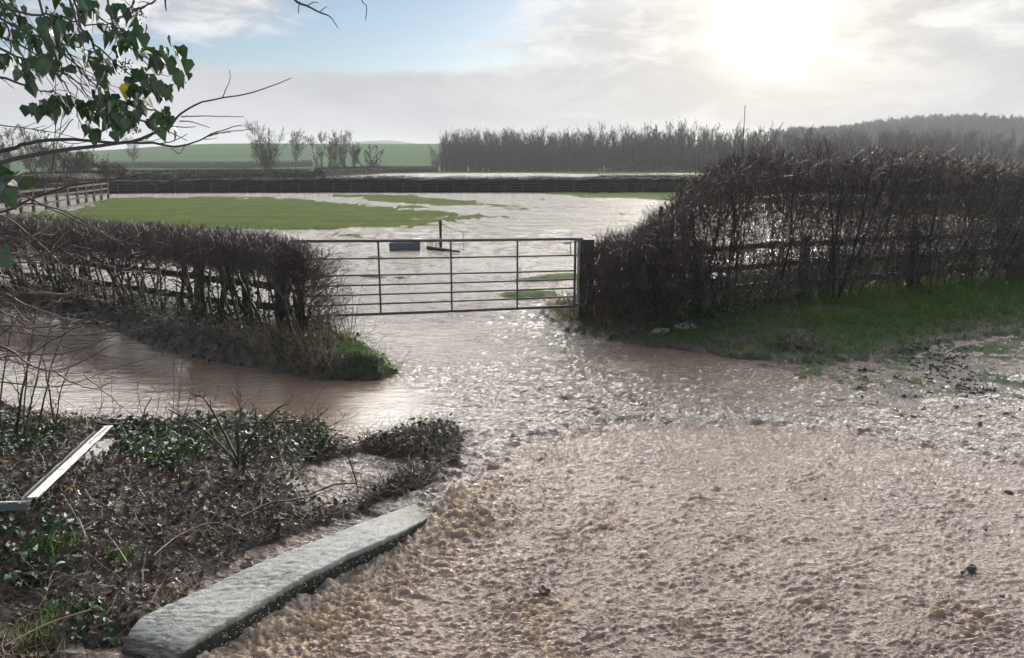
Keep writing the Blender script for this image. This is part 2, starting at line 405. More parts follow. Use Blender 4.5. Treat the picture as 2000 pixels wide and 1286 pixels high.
# distance to the standing wave where the flood drops on to the road
sh = []
dm = np.full(X.shape, 1e9)
for a, b_ in zip(FOAM[:-1], FOAM[1:]):
    ex, ey = b_[0]-a[0], b_[1]-a[1]; l = ex*ex+ey*ey
    t = np.clip(((X-a[0])*ex+(Y-a[1])*ey)/l, 0, 1); dm = np.minimum(dm, (X-a[0]-t*ex)**2+(Y-a[1]-t*ey)**2)
dm = np.sqrt(dm)
wx = X+.12*fbm(X*2, Y*2, 2, 60); wy = Y+.12*fbm(X*2, Y*2, 2, 61)
POOL = pix((-900, 560), (0, 590), (220, 640), (480, 712), (740, 752), (800, 775), (790, 830), (650, 850), (200, 830), (0, 790), (-900, 760))
pool = sst(-.7, .2, sdf(POOL, X, Y))
turb = sst(9.8, 7.6, Y-.0*X)*(1-road)*(1-pool)      # lively water below the gate
gate_rush = np.exp(-((X-.6-(11-Y)*.18)/1.3)**2)*sst(13.5, 10.8, Y)*(1-road)*(1-pool)
lip = np.exp(-(dm/.30)**2)*(1-sst(4.2, 6.0, X)*.75)
def rot(x, y, a): c, s = math.cos(a), math.sin(a); return x*c+y*s, -x*s+y*c
def billow(x, y, s, o=3):
    r = 0; a = 1; t = 0
    for i in range(o):
        r = r+a*(1-np.abs(gn(x, y, s+i*7))*2.2); t += a; a *= .5; x = x*2.1+5; y = y*2.1+3
    return r/t
def pebble(x, y, s):                               # rounded lumps between sharp troughs
    return np.abs(gn(x, y, s))*1.8
vis = lambda lam: sst(1.0, .45, cell/lam)
# near sheet on the road
rx, ry = rot(wx, wy, .22)
sx_, sy_ = rot(X, Y, .95); streak = fbm(sx_*.45, sy_*3.2, 3, 109)
lump = pebble(rx*6.4, ry*19, 101)*.44+pebble(rx*15+2, ry*38, 102)*.48+pebble(rx*34, ry*56, 103)*.22*vis(.04)
big = sst(.05, .55, fbm(rx*1.7, ry*2.6, 3, 104))
kerb_d = sdf(np.vstack([pix((868, 985), (800, 1036), (665, 1104), (550, 1164), (475, 1212), (380, 1264), (100, 1330), (-100, 1250), (300, 1150), (700, 1000))]), X, Y)
nearkerb = np.exp(-(np.maximum(-kerb_d, 0)/.55)**2)*road
h = road*(1+.5*np.clip(streak, -.5, .7))*((.022+.018*big*sst(8, 4.5, Y)+-.004*0+.014*nearkerb)*(lump-.35)*sst(13, 4, np.hypot(X, Y))**.5)
h += road*.006*gn(X*.9, Y*2.1, 110)
# splashing crest along the kerb
kc = np.exp(-((kerb_d+.10)/.10)**2)*road*sst(.0, .7, fbm(X*5, Y*5, 3, 105)+.35)
h += kc*.06*(pebble(wx*22, wy*22, 107)+.5)
# standing wave + turbulent apron
tx, ty = rot(wx, wy, -.42)
t1 = billow(tx*2.0, ty*6.2, 120, 4); t2 = pebble(tx*8, ty*16, 121)
h += turb*(.034*(t1-.35)+.010*t2*vis(.12))
h += lip*(1-.3*road)*(.034*billow(wx*3.2, wy*5.5, 130, 4)+.016*pebble(wx*14, wy*20, 131)*vis(.08))
h += gate_rush*(.030*(billow(wx*3.2, wy*5.5, 140, 3)-.3))*vis(.3)
# gentle upstream
calm = (1-road)*(1-turb)
up = sst(9, 12, Y)
h += calm*up*(1-sst(45, 62, Y))*(.024*gn(X*1.6+Y*.3, Y*2.6, 150)*vis(.5)+.016*gn(X*.45, Y*.8, 151)*vis(1.4)+.012*gn(X*4, Y*6.5, 152)*vis(.2))
h += pool*.0022*gn(X*2.0, Y*7, 160)*vis(.2)
kq = P(880, 985, .05); Zw = water_h(X, Y)+h+.060*np.exp(-(((X-kq[0])/.42)**2+((Y-kq[1])/.36)**2))*(1+.5*(lump-.4))
foam = np.clip(nearkerb*sst(.35, .85, lump)*.9+kc*1.2+turb*.45*sst(.35, .8, t1)*np.exp(-dm/.9)+lip*sst(.2, .7, fbm(X*1.4, Y*1.4, 3, 170)+.35)*sst(.1, .6, fbm(X*9, Y*13, 3, 172)+.25)*.6*(1-sst(2.5, 4.2, X))+road*big*sst(.45, .9, lump)*.9*sst(7, 4, Y)+gate_rush*.35*sst(.1, .5, fbm(X*1.2, Y*2.5, 3, 171)+.05), 0, 1)
bm = np.clip(.35+.05*road+.3*turb+.4*gate_rush+.55*up*(1-pool)-.22*pool, .1, 1.2)
wsz = road
def water_mat():
    m, g, b, o = newmat('muddy_water'); p = g.pos(); fo = g.attr('foam'); rd = g.attr('road'); bs = g.attr('rough'); up = g.attr('up'); po = g.attr('pool')
    n = g.noise(p, .7, 5, .6)
    base = g.mix(g.ramp(n, .3, .7), (.165, .118, .09), (.215, .16, .125))
    rdc = g.mix(g.ramp(g.noise(p, 1.1, 5, .6), .3, .7), (.25, .18, .142), (.335, .24, .188))
    base = g.mix(rd, base, rdc)
    base = g.mix(g.m('MULTIPLY', g.ramp(g.noise(g.scale(p, (1., 1.6, 1.)), 1.0, 5, .65), .52, .68), g.m('SUBTRACT', 1, rd)), base, (.21, .135, .09))
    base = g.mix(fo, base, g.mix(rd, (.60, .54, .47), (.56, .40, .25)))
    g.L.new(base, b.inputs['Base Color'])
    b.inputs['IOR'].default_value = 1.33
    g.L.new(g.m('SUBTRACT', .80, g.m('MULTIPLY', rd, .2)), b.inputs['Specular IOR Level'])
    g.L.new(g.m('ADD', .045, g.m('MULTIPLY', fo, .08)), b.inputs['Roughness'])
    # ripples: flow-stretched noise at several sizes
    q1 = g.scale(p, (1.0, 1.9, 1.)); q2 = g.scale(p, (.5, 1.5, 1.))
    r1 = g.noise(q1, 7, 4, .6, .6); r2 = g.noise(q2, 2.2, 4, .55, .4); r3 = g.noise(q1, 34, 3, .6, .3)
    pk = g.m('ABSOLUTE', g.m('SUBTRACT', g.noise(q1, 26, 2, .6, .5), .5))
    hh = g.m('ADD', g.m('ADD', g.m('MULTIPLY', r1, 1.6), g.m('MULTIPLY', r2, g.m('MULTIPLY', up, 3.4))), g.m('ADD', g.m('MULTIPLY', r3, .30), g.m('MULTIPLY', pk, g.m('MULTIPLY', rd, 1.6))))
    g.L.new(g.bump(hh, bs, .05), b.inputs['Normal'])
    return m
M['water'] = water_mat()
o = gridmesh('flood_water', X, Y, Zw, M['water'], {'foam': foam, 'road': road, 'rough': bm, 'up': up*calm, 'pool': pool})
tag(o, kind='structure')

# distant hills: one long low pale ridge
xs = np.linspace(-1500, 1500, 240); rows = []
for k, yy in enumerate((1150, 1200, 1300, 1400)):
    hz = (np.array([0, 30, 40, 0])[k])*(.70+.30*fbm(xs/260, xs*0+3, 4, 200)+.28*np.exp(-((xs+230)/130)**2)+.03*fbm(xs/14, xs*0, 3, 201))
    rows.append(np.stack([xs, np.full_like(xs, yy), hz-1], -1))
V = np.stack(rows); i = np.arange(3)[:, None]*240+np.arange(239)[None]
M['hills'] = simple('hill_cover', (.03, .05, .025), (.06, .08, .04), .9, .1, .01, 0, rndmix=0)
tag(mk('distant_hills', V.reshape(-1, 3), np.stack([i, i+1, i+241, i+240], -1).reshape(-1, 4), M['hills'], None, True), kind='structure')

# ------------------------------------------------------------------ camera
cam = bpy.data.cameras.new('camera'); cam.sensor_width = 36; cam.lens = 36*F/2000; cam.clip_start = .05; cam.clip_end = 9000
co = bpy.data.objects.new('camera', cam); COL.objects.link(co); co.location = (0, 0, H); co.rotation_euler = (math.pi/2-TH, 0, 0); sc.camera = co

# ------------------------------------------------------------------ sun and sky
sd = norm(ray(1510, 40)); SAZ = math.atan2(sd[0], sd[1]); SEL = math.asin(sd[2])
lt = bpy.data.lights.new('sun', 'SUN'); lt.energy = 2.0; lt.angle = math.radians(10); lt.color = (1, .93, .82)
lo = bpy.data.objects.new('sun', lt); COL.objects.link(lo); lo.rotation_euler = Vector(sd).to_track_quat('Z', 'Y').to_euler()
w = bpy.data.worlds.new('World'); sc.world = w; w.use_nodes = True; w.node_tree.nodes.clear(); g = NG(w.node_tree)
sky = g.n('ShaderNodeTexSky', sky_type='NISHITA'); sky.sun_disc = False; sky.sun_elevation = SEL; sky.sun_rotation = SAZ
sky.altitude = 50; sky.air_density = 1; sky.dust_density = .3; sky.ozone_density = 2
tc = g.n('ShaderNodeTexCoord').outputs['Generated']
nv = g.n('ShaderNodeVectorMath', operation='NORMALIZE'); g.L.new(tc, nv.inputs[0])
sx = g.n('ShaderNodeSeparateXYZ'); g.L.new(nv.outputs[0], sx.inputs[0])
az = g.m('ARCTAN2', sx.outputs[0], sx.outputs[1]); el = g.m('ARCSINE', sx.outputs[2])
cb = g.n('ShaderNodeCombineXYZ'); g.L.new(az, cb.inputs[0]); g.L.new(el, cb.inputs[1])
v1 = g.scale(cb.outputs[0], (5., 15., 1.))
N1 = g.noise(v1, 1.0, 7, .62, .6); N2 = g.noise(g.scale(cb.outputs[0], (14., 42., 1.)), 1.0, 6, .6, .5); N3 = g.noise(g.scale(cb.outputs[0], (2., 9., 1.)), 1., 4, .5, .3)
def blob(px, py, sx_, sy_, a, base):
    d = norm(ray(px, py)); A = math.atan2(d[0], d[1]); E = math.asin(d[2])
    qa = g.m('POWER', g.m('ABSOLUTE', g.m('DIVIDE', g.m('SUBTRACT', az, A), sx_/F)), 2.)
    qe = g.m('POWER', g.m('ABSOLUTE', g.m('DIVIDE', g.m('SUBTRACT', el, E), sy_/F)), 2.)
    e = g.m('MULTIPLY', g.m('EXPONENT', g.m('MULTIPLY', g.m('ADD', qa, qe), -1.)), a)
    return g.m('ADD', base, e) if base is not None else e
# cover: low bank of grey cloud, broken cloud above, blue gaps
bank = g.ramp(g.m('ADD', el, g.m('MULTIPLY', g.m('SUBTRACT', N1, .5), .06)), .128, .100)
c = g.m('ADD', g.m('MULTIPLY', bank, .5), .38)
c = blob(420, 20, 250, 75, .42, c)
c = blob(640, 30, 110, 60, -.1, c)
c = blob(770, 45, 250, 62, -.46, c)
c = blob(580, 118, 330, 30, -.38, c)
c = blob(900, 20, 120, 40, -.22, c)
c = blob(1150, 75, 320, 60, .30, c)
c = blob(1500, 60, 420, 110, .25, c)
c = blob(1850, 60, 300, 80, .30, c)
cov = g.ramp(g.m('ADD', c, g.m('MULTIPLY', g.m('SUBTRACT', g.m('ADD', g.m('MULTIPLY', N1, .65), g.m('MULTIPLY', N2, .35)), .5), 1.5)), .24, .72)
# angle from the sun
dt = g.n('ShaderNodeVectorMath', operation='DOT_PRODUCT'); g.L.new(nv.outputs[0], dt.inputs[0]); dt.inputs[1].default_value = tuple(sd)
ang = g.m('MULTIPLY', g.m('ARCCOSINE', g.m('MINIMUM', dt.outputs['Value'], .99999)), 180/math.pi)
edge = g.m('ADD', ang, g.m('MULTIPLY', g.m('SUBTRACT', N2, .5), 3.5))
core = g.m('MULTIPLY', g.m('EXPONENT', g.m('MULTIPLY', g.m('POWER', g.m('DIVIDE', g.m('MAXIMUM', edge, 0.), 1.85), 2.), -1.)), 9.)
halo = g.m('MULTIPLY', g.m('EXPONENT', g.m('DIVIDE', ang, -7.)), .46)
wide = g.m('MULTIPLY', g.m('EXPONENT', g.m('DIVIDE', ang, -24.)), .10)
cshade = g.mix(g.ramp(g.m('ADD', g.m('MULTIPLY', N1, .5), g.m('MULTIPLY', N3, .5)), .35, .65), (.46, .47, .515), (.57, .575, .62))
cshade = g.mix(g.m('MULTIPLY', g.m('SUBTRACT', 1, bank), .75), cshade, g.mix(g.ramp(N2, .38, .66), (.46, .48, .55), (.90, .90, .91)))
cshade = g.mix(g.m('MULTIPLY', g.m('EXPONENT', g.m('DIVIDE', ang, -14.)), .75), cshade, g.mix(g.ramp(N1, .4, .62), (.47, .45, .41), (.70, .67, .60)))
lit = g.mix(1., g.mix(1., cshade, (1., 1., 1.), 'MULTIPLY'), (0., 0., 0.), 'ADD')
def colscale(c_, f):
    x = g.n('ShaderNodeVectorMath', operation='SCALE')
    if isinstance(c_, tuple): x.inputs[0].default_value = c_
    else: g.L.new(c_, x.inputs[0])
    g.L.new(f, x.inputs['Scale']); return x.outputs[0]
def vadd(a, b): x = g.n('ShaderNodeVectorMath', operation='ADD'); g.L.new(a, x.inputs[0]); g.L.new(b, x.inputs[1]); return x.outputs[0]
hi = g.m('MULTIPLY', g.m('MULTIPLY', g.ramp(el, .215, .285), g.ramp(el, 1.0, .55)), g.m('EXPONENT', g.m('MULTIPLY', g.m('POWER', g.m('ABSOLUTE', g.m('DIVIDE', g.m('SUBTRACT', az, SAZ-.25), .88)), 2.), -1.)))  # bright cloud glow added above the view, unseen, to brighten water and ground
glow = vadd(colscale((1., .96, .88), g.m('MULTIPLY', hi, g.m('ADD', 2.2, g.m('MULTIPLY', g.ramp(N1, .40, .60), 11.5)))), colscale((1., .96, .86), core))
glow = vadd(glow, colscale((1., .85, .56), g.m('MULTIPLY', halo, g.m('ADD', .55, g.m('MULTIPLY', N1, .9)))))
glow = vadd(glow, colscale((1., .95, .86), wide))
skyv = colscale(sky.outputs[0], g.m('ADD', 0., .10))
clear = g.n('ShaderNodeVectorMath', operation='MULTIPLY'); g.L.new(skyv, clear.inputs[0]); clear.inputs[1].default_value = (.98, 1.0, 1.14)
CLEAR = clear
mixc = g.mix(cov, clear.outputs[0], cshade)
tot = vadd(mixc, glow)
bg = g.n('ShaderNodeBackground'); g.L.new(tot, bg.inputs[0]); bg.inputs[1].default_value = 1.0
# the Background strength stays in the sky range: everything above is expressed per 0.1
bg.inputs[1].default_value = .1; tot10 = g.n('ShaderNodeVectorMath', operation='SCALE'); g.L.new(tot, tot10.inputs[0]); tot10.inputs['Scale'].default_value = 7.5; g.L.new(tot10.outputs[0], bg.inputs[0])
wo = g.n('ShaderNodeOutputWorld'); g.L.new(bg.outputs[0], wo.inputs[0])
sc.view_settings.view_transform = 'Standard'; sc.view_settings.look = 'None'; sc.view_settings.exposure = .55; sc.view_settings.gamma = 1
sc.cycles.sample_clamp_indirect = 4; sc.cycles.sample_clamp_direct = 12; sc.cycles.max_bounces = 6; sc.cycles.caustics_reflective = False; sc.cycles.caustics_refractive = False
sc.cycles.volume_bounces = 1; sc.cycles.transparent_max_bounces = 4
w.cycles.sampling_method = 'MANUAL'; w.cycles.sample_map_resolution = 1024

# ================================================================== THINGS
def poly_s(pts, n):
    pts = np.asarray(pts, float); d = np.r_[0, np.cumsum(np.linalg.norm(np.diff(pts, axis=0), axis=1))]
    t = np.linspace(0, d[-1], n); return np.stack([np.interp(t, d, pts[:, k]) for k in range(pts.shape[1])], -1), d[-1]
def along(pts, s):
    pts = np.asarray(pts, float); d = np.r_[0, np.cumsum(np.linalg.norm(np.diff(pts, axis=0), axis=1))]
    t = s*d[-1]; p = np.stack([np.interp(t, d, pts[:, k]) for k in range(pts.shape[1])], -1)
    e = 1e-3*d[-1]; q = np.stack([np.interp(np.minimum(t+e, d[-1]), d, pts[:, k]) for k in range(pts.shape[1])], -1)
    q0 = np.stack([np.interp(np.maximum(t-e, 0), d, pts[:, k]) for k in range(pts.shape[1])], -1)
    T = norm(q-q0); return p, np.stack([-T[:, 1], T[:, 0]], -1)
def clip_top(paths, topf, jit=.03):
    """shorten twigs that pass the trimmed outline, as a flail cutter does"""
    st = paths[:, :1]; tip = paths[:, -1]
    tp = topf(tip[:, 0], tip[:, 1])+R.normal(0, jit, len(tip))
    over = tip[:, 2] > tp
    f = np.where(over, np.clip((tp-st[:, 0, 2])/(tip[:, 2]-st[:, 0, 2]+1e-6), .03, 1), 1.)
    return st+(paths-st)*f[:, None, None]

# ---- left roadside hedge
HL = np.array([[-2.62, 9.15], [-3.6, 9.75], [-4.9, 10.6], [-6.6, 11.6], [-9.2, 13.0], [-13, 15.0]])
def topL(x, y): return 1.50-.10*sst(-3.4, -2.5, x)-.16*sst(-2.75, -2.2, x)+.05*fbm(x*2.2, y*2.2, 3, 301)
ns = 150
s_ = R.random(ns)**1.25; p, nn = along(HL, s_)
base = p+nn*R.normal(0, .10, (ns, 1)); bz = ground_z(base[:, 0], base[:, 1])
st = np.c_[base, bz-.03]
stems = grow(st, np.c_[R.normal(0, .22, (ns, 2)), np.ones(ns)], R.uniform(1.0, 1.6, ns), 8, .11, .10)
rs = R.uniform(.010, .024, ns)[:, None]*np.linspace(1, .4, 8)[None]
big = R.random(ns) < .12; rs[big] *= 1.9
stems = clip_top(stems, topL)
b2, r2 = branch(stems, rs, 1700, (.35, 1), (.4, 1.0), (.18, .42), 5, .06, .3, .55, .0035)
b2 = clip_top(b2, topL)
b3, r3 = branch(b2, r2, 7500, (.2, 1), (.4, 1.2), (.35, .8), 4, .05, .25, .6, .0024)
b3 = b3[(b3[:, 0, 2] > .92) | (R.random(len(b3)) < .4)]; r3 = np.full((len(b3), 4), .0026)*np.linspace(1, .7, 4); b3 = clip_top(b3, topL)
n4 = 34000
# fine top growth: short twigs filling the trimmed head of the hedge
s4 = R.random(n4)**1.2; p4, nn4 = along(HL, s4)
xy = p4+nn4*np.clip(R.normal(0, .20, (n4, 1)), -.44, .44)
tz = topL(xy[:, 0], xy[:, 1]); z4 = tz-.09-.46*R.random(n4)**1.25
d4 = np.c_[R.normal(0, .55, (n4, 2)), R.normal(.65, .5, n4)]
b4 = clip_top(grow(np.c_[xy, z4], d4, R.uniform(.08, .24, n4), 3, .25, .05), topL, .035)
hl = empty('trimmed_hedge', (-4.9, 10.6, 0)); tag(hl, 'trimmed bare hawthorn hedge left of the metal gate, dark twiggy top and open stems below', 'hedge')
def child_space(o, root):
    o.location = -root.location; return o
child_space(MB().tubes(stems, rs, 5).build('stem', M['stem'], hl, True), hl)
child_space(MB().tubes(b2, r2, 3).tubes(b3, r3, 3).tubes(b4, np.full((n4, 3), .0030)*np.linspace(1, .7, 3), 3).build('twig', M['twig'], hl), hl)
# whippy end shoots reaching over the gate
e0 = np.stack([R.uniform(-2.75, -2.35, 420), R.uniform(8.9, 9.5, 420), R.uniform(.25, 1.35, 420)], -1)
e1 = grow(e0, np.c_[R.uniform(.4, 1.2, 420), R.normal(-.1, .5, 420), R.uniform(-.1, 1.0, 420)], R.uniform(.15, .62, 420), 6, .13, .02)
e1 = clip_top(e1, topL, .05)
er = np.full((420, 6), .0034)*np.linspace(1, .5, 6)
e2, er2 = branch(e1, er, 900, (.3, 1), (.4, .9), (.2, .45), 3, .0, .2, .6, .0018)
child_space(MB().tubes(e1, er, 3).tubes(e2, er2, 3).build('end_shoot', M['twigred'], hl), hl)

# ---- ivy leaf, heart leaf and blade templates
IVY_V = np.array([[0, 0, 0], [.26, -.04, .05], [.40, .27, .11], [.25, .55, .04], [0, 1.0, -.14], [-.25, .55, .04], [-.40, .27, .11], [-.26, -.04, .05], [0, .42, -.05]])
IVY_F = np.array([[0, 1, 2, 8], [8, 2, 3, 4], [8, 4, 5, 6], [0, 8, 6, 7]])
DEAD_V = np.array([[0, 0, 0], [.26, .3, .10], [.22, .72, .02], [0, 1, .12], [-.24, .7, .10], [-.28, .28, .0], [0, .3, -.06], [0, .7, -.04]])
DEAD_F = np.array([[0, 1, 6, 5], [1, 2, 7, 6], [6, 7, 4, 5], [2, 3, 4, 7]])
BL_V = np.array([[-.5, 0, 0], [.5, 0, 0], [-.4, .10, .45], [.4, .10, .45], [-.06, .38, .9], [.06, .38, .9]])
BL_F = np.array([[0, 1, 3, 2], [2, 3, 5, 4]])
def blades(mb, xy, h, w, lean=.3, z=None):
    n = len(xy); z = ground_z(xy[:, 0], xy[:, 1]) if z is None else z
    h = np.broadcast_to(h, n)*R.uniform(.5, 1.25, n)
    Mx = rotm(n, R.normal(0, lean, n), R.normal(0, lean*.5, n))
    Mx = Mx*np.stack([np.full(n, w)*R.uniform(.7, 1.3, n), h*R.uniform(.4, 1.5, n), h], -1)[:, None, :]
    return mb.inst(BL_V, BL_F, np.c_[xy, z-.01], Mx)
def leaves(mb, pos, size, tilt=.6, tpl='ivy', hang=False):
    n = len(pos); sz = R.uniform(.6, 1.25, n)*size
    if hang: Mx = rotm(n, R.normal(-1.5, .45, n), R.normal(0, .6, n), None, 1)
    else: Mx = rotm(n, R.normal(0, tilt, n), R.normal(0, tilt, n))
    return mb.inst(IVY_V if tpl == 'ivy' else DEAD_V, IVY_F if tpl == 'ivy' else DEAD_F, pos, Mx*sz[:, None, None])
def in_poly(poly, n, margin=0., box=None):
    po = np.asarray(poly)[:, :2]; lo = po.min(0) if box is None else np.array(box[0]); hi = po.max(0) if box is None else np.array(box[1]); out = []
    got = 0
    while got < n:
        q = lo+(hi-lo)*R.random((n*3, 2)); q = q[sdf(po, q[:, 0], q[:, 1]) > margin]; out.append(q); got += len(q)
        if len(q) == 0: break
    return np.concatenate(out)[:n]
def gpos(xy, dz=0.): return np.c_[xy, ground_z(xy[:, 0], xy[:, 1])+dz]
VIEWBOX = ((-9, 6.5), (-1.2, 13.5))
# ivy growing up the hedge foot
q = in_poly(BANK_L, 9000, .02, VIEWBOX); g3 = gpos(q)
g3[:, 2] += R.random(len(g3))**2*.22*sst(0, .3, sdf(BANK_L, q[:, 0], q[:, 1]))
mb = leaves(MB(), g3[:3600], .042, .7)
tag(mb.build('ground_ivy', M['ivy']), 'dark glossy ivy and low leaves along the foot of the left trimmed hedge', 'ivy', kind='stuff')
k = R.integers(0, ns, 1600); kk = R.integers(0, 5, 1600); iv = stems[k, kk]+R.normal(0, .035, (1600, 3)); iv = iv[iv[:, 2] > 0]
child_space(leaves(MB(), iv, .05, 1.2).build('climbing_ivy', M['ivy'], hl), hl)
# bramble and dead stems on that bank
q = in_poly(BANK_L, 2200, .02, VIEWBOX); a = grow(gpos(q), np.c_[R.normal(0, .9, (2200, 2)), R.uniform(.1, 1, 2200)], R.uniform(.15, .5, 2200), 6, .2, -.05)
tag(MB().tubes(a, np.full((2200, 6), .0026)*np.linspace(1, .5, 6), 3).build('dead_stems', M['twigred']), 'tangle of thin dead stems on the bank under the left hedge', 'undergrowth', kind='stuff')
# grass: green point of the bank, dry tufts by it
tip = pix((650, 715), (680, 680), (735, 692), (792, 729), (750, 748), (690, 750))
q = in_poly(tip, 5200, .0); h_ = .07+.05*R.random(len(q))
mb = MB(); blades(mb, q[q[:, 0] > -2.1], .06, .006, .7); blades(mb, q[q[:, 0] <= -2.1][:700], .10, .006, .6)
tag(mb.build('grass_tuft', M['grass']), 'bright green grass on the tip of the bank left of the gateway flow', 'grass', kind='stuff')
q = in_poly(pix((430, 690), (640, 668), (700, 700), (640, 742), (520, 722)), 1500, .0)
q = q[fbm(q[:, 0]*3, q[:, 1]*3, 2, 400) > 0]
mb = MB(); blades(mb, q, .26, .006, .75); tag(mb.build('dry_grass', M['drygrass']), 'pale dry grass hanging over the water under the left hedge', 'grass', kind='stuff')

# ---- things in that bank: upright thin shrub at the hedge end
def shoots(name, label, cat, px, py, n, h, spread, mat, r=.004, z=None, side=.35, tw=5, group=None, K=8, lean=(0, 0)):
    c = P(px, py, .0); c[2] = ground_z(c[0], c[1])[0] if z is None else z
    root = empty(name, tuple(c)); tag(root, label, cat, group)
    st = np.c_[R.normal(0, spread, (n, 2)), np.full(n, -.03)]
    p = grow(st, np.c_[R.normal(lean[0], side, n), R.normal(lean[1], side, n), np.ones(n)], R.uniform(.55, 1.1, n)*h, K, .07, .02)
    rr = np.full((n, K), r)*R.uniform(.7, 1.3, (n, 1))*np.linspace(1, .45, K)
    b, br = branch(p, rr, n*tw, (.3, 1), (.4, .9), (.12, .35), 4, .06, .12, .6, .0016)
    MB().tubes(p, rr, 4).tubes(b, br, 3).build('stem', mat, root, True)
    return root
shoots('bare_shrub', 'thin reddish bare shoots fanning up at the gate end of the left hedge', 'shrub', 655, 705, 26, 1.0, .16, M['twigred'], .0042, side=.3, tw=5)

# ---- post and rail fence inside the left hedge
fr = empty('rail_fence', (-5, 11, 0)); tag(fr, 'old wooden post and rail fence showing through the open foot of the left hedge', 'fence')
fa = np.array([[-2.85, 9.75], [-4.6, 10.85], [-7.2, 12.4], [-9.8, 13.8], [-13.2, 15.6]])
for i in range(len(fa)):
    child_space(MB().beam([*fa[i], -.3], [*fa[i]+R.normal(0, .01, 2), 1.22], .13, .10, (0, 1, 0), 4, .003).build('post', M['wood'], fr), fr)
    if i:
        for zz in (1.02, .74, .42):
            a = np.array([*fa[i-1], zz+R.normal(0, .02)]); b = np.array([*fa[i], zz+R.normal(0, .02)]); off = np.array([.06, -.09, 0])
            child_space(MB().beam(a+off, b+off, .04, .095, (0, 0, 1), 6, .003).build('rail', M['wood'], fr), fr)
mid = (fa[0]+fa[1])/2
child_space(MB().beam([*mid, -.3], [*mid, 1.2], .12, .10, (0, 1, 0), 4, .003).build('post', M['wood'], fr), fr)

# ---- metal gate
YA, YB = 9.95, 10.9
ex = (600-630)/(1127-630)
Lp = [471, 506, 539, 559, 578, 597, 617]; Rp = [467, 499, 529, 545.5, 563, 579.5, 598]
gt = empty('metal_gate', tuple(at(1122, 600, YB)*np.array([1, 1, 0]))); tag(gt, 'galvanised seven bar field gate with flood water pouring under it', 'gate')
def gp(px, py, Y): return at(px, py, Y)
def gY(px): # distance of the gate plane at a picture column
    A = at(600, 500, YA)[:2]; B = at(1127, 500, YB)[:2]; d = ray(px, 500)[:2]
    M2 = np.array([[d[0], -(B-A)[0]], [d[1], -(B-A)[1]]]); return np.linalg.solve(M2, A)[0]*d[1]
bars = []
for i, (l, r) in enumerate(zip(Lp, Rp)):
    xl, xr = 572, 1124
    yl = l+(r-l)*(xl-630)/(1127-630); yr = r
    a, b = gp(xl, yl, gY(xl)), gp(xr, yr, gY(xr)); bars.append((a, b))
    rr = .021 if i in (0, 6) else .0125
    path = np.linspace(a, b, 12); path[1:-1, 2] -= .006*np.sin(np.linspace(0, np.pi, 12))[1:-1]
    nm = 'top_rail' if i == 0 else 'bottom_rail' if i == 6 else 'rail'
    child_space(MB().tubes(path, np.full(12, rr), 10, True).build(nm, M['galv'], gt, True), gt)
for px in (572, 740, 881, 1010.5, 1123):
    def onbar(i):
        a, b = bars[i]; lo, hi = 0., 1.
        t = {572: 0., 1123: 1.}.get(px)
        if t is None:
            A = at(px, 500, gY(px)); t = (A[0]-bars[i][0][0])/(b[0]-a[0])
        return a+(b-a)*t
    a, b = onbar(0), onbar(6); b[:2] = a[:2]
    edge = px in (572, 1123)
    if edge: child_space(MB().tubes(np.linspace(a, b, 6), np.full(6, .019), 10, True).build('end_stile', M['galv'], gt, True), gt)
    else: child_space(MB().beam(a+[0, -.016, 0], b+[0, -.016, 0], .026, .006, (0, 1, 0), 5).build('upright', M['galv'], gt), gt)
hb = bars[0][1]
child_space(MB().box(hb+[.05, 0, -.01], (.13, .03, .05)).build('hinge', M['galv'], gt), gt)
child_space(MB().box(bars[6][1]+[.05, 0, .02], (.13, .03, .05)).build('hinge', M['galv'], gt), gt)
def wood_post(name, label, x, y, w_, d_, z0, z1, rz=0., lean=0.):
    n = 9; L = np.linspace(0, 1, n); v = []; m_ = 5
    for q in L:
        for (cx, cy) in [(-1, -1), (0, -1.0), (1, -1), (1, 0), (1, 1), (0, 1), (-1, 1), (-1, 0)]:
            k = .96 if abs(cx)+abs(cy) == 2 else 1
            v.append([cx*k*w_/2+R.normal(0, .003), cy*k*d_/2+R.normal(0, .003), (z1-z0)*q+lean*0])
    f = []
    for q in range(n-1):
        for j in range(8): f.append([q*8+j, q*8+(j+1) % 8, q*8+8+(j+1) % 8, q*8+8+j])
    t = (n-1)*8; f += [[t, t+1, t+2, t+7], [t+7, t+2, t+3, t+6], [t+6, t+3, t+4, t+5]]
    o = mk(name, v, f, M['wood'], None, False, {'rnd': np.full(len(v), R.random())}); o.location = (x, y, z0); o.rotation_euler = (lean, 0, rz)
    return tag(o, label, 'post')
pp = at(1142, 560, 10.98); wood_post('gate_post', 'thick square wooden post at the right end of the metal gate', pp[0]+.01, 11.02, .225, .2, -.3, 1.265, .12)
pl = bars[0][0]; wood_post('gate_post', 'wooden gate post mostly hidden in the end of the left hedge', pl[0]-.17, pl[1]-.08, .19, .19, -.3, 1.36, .3)

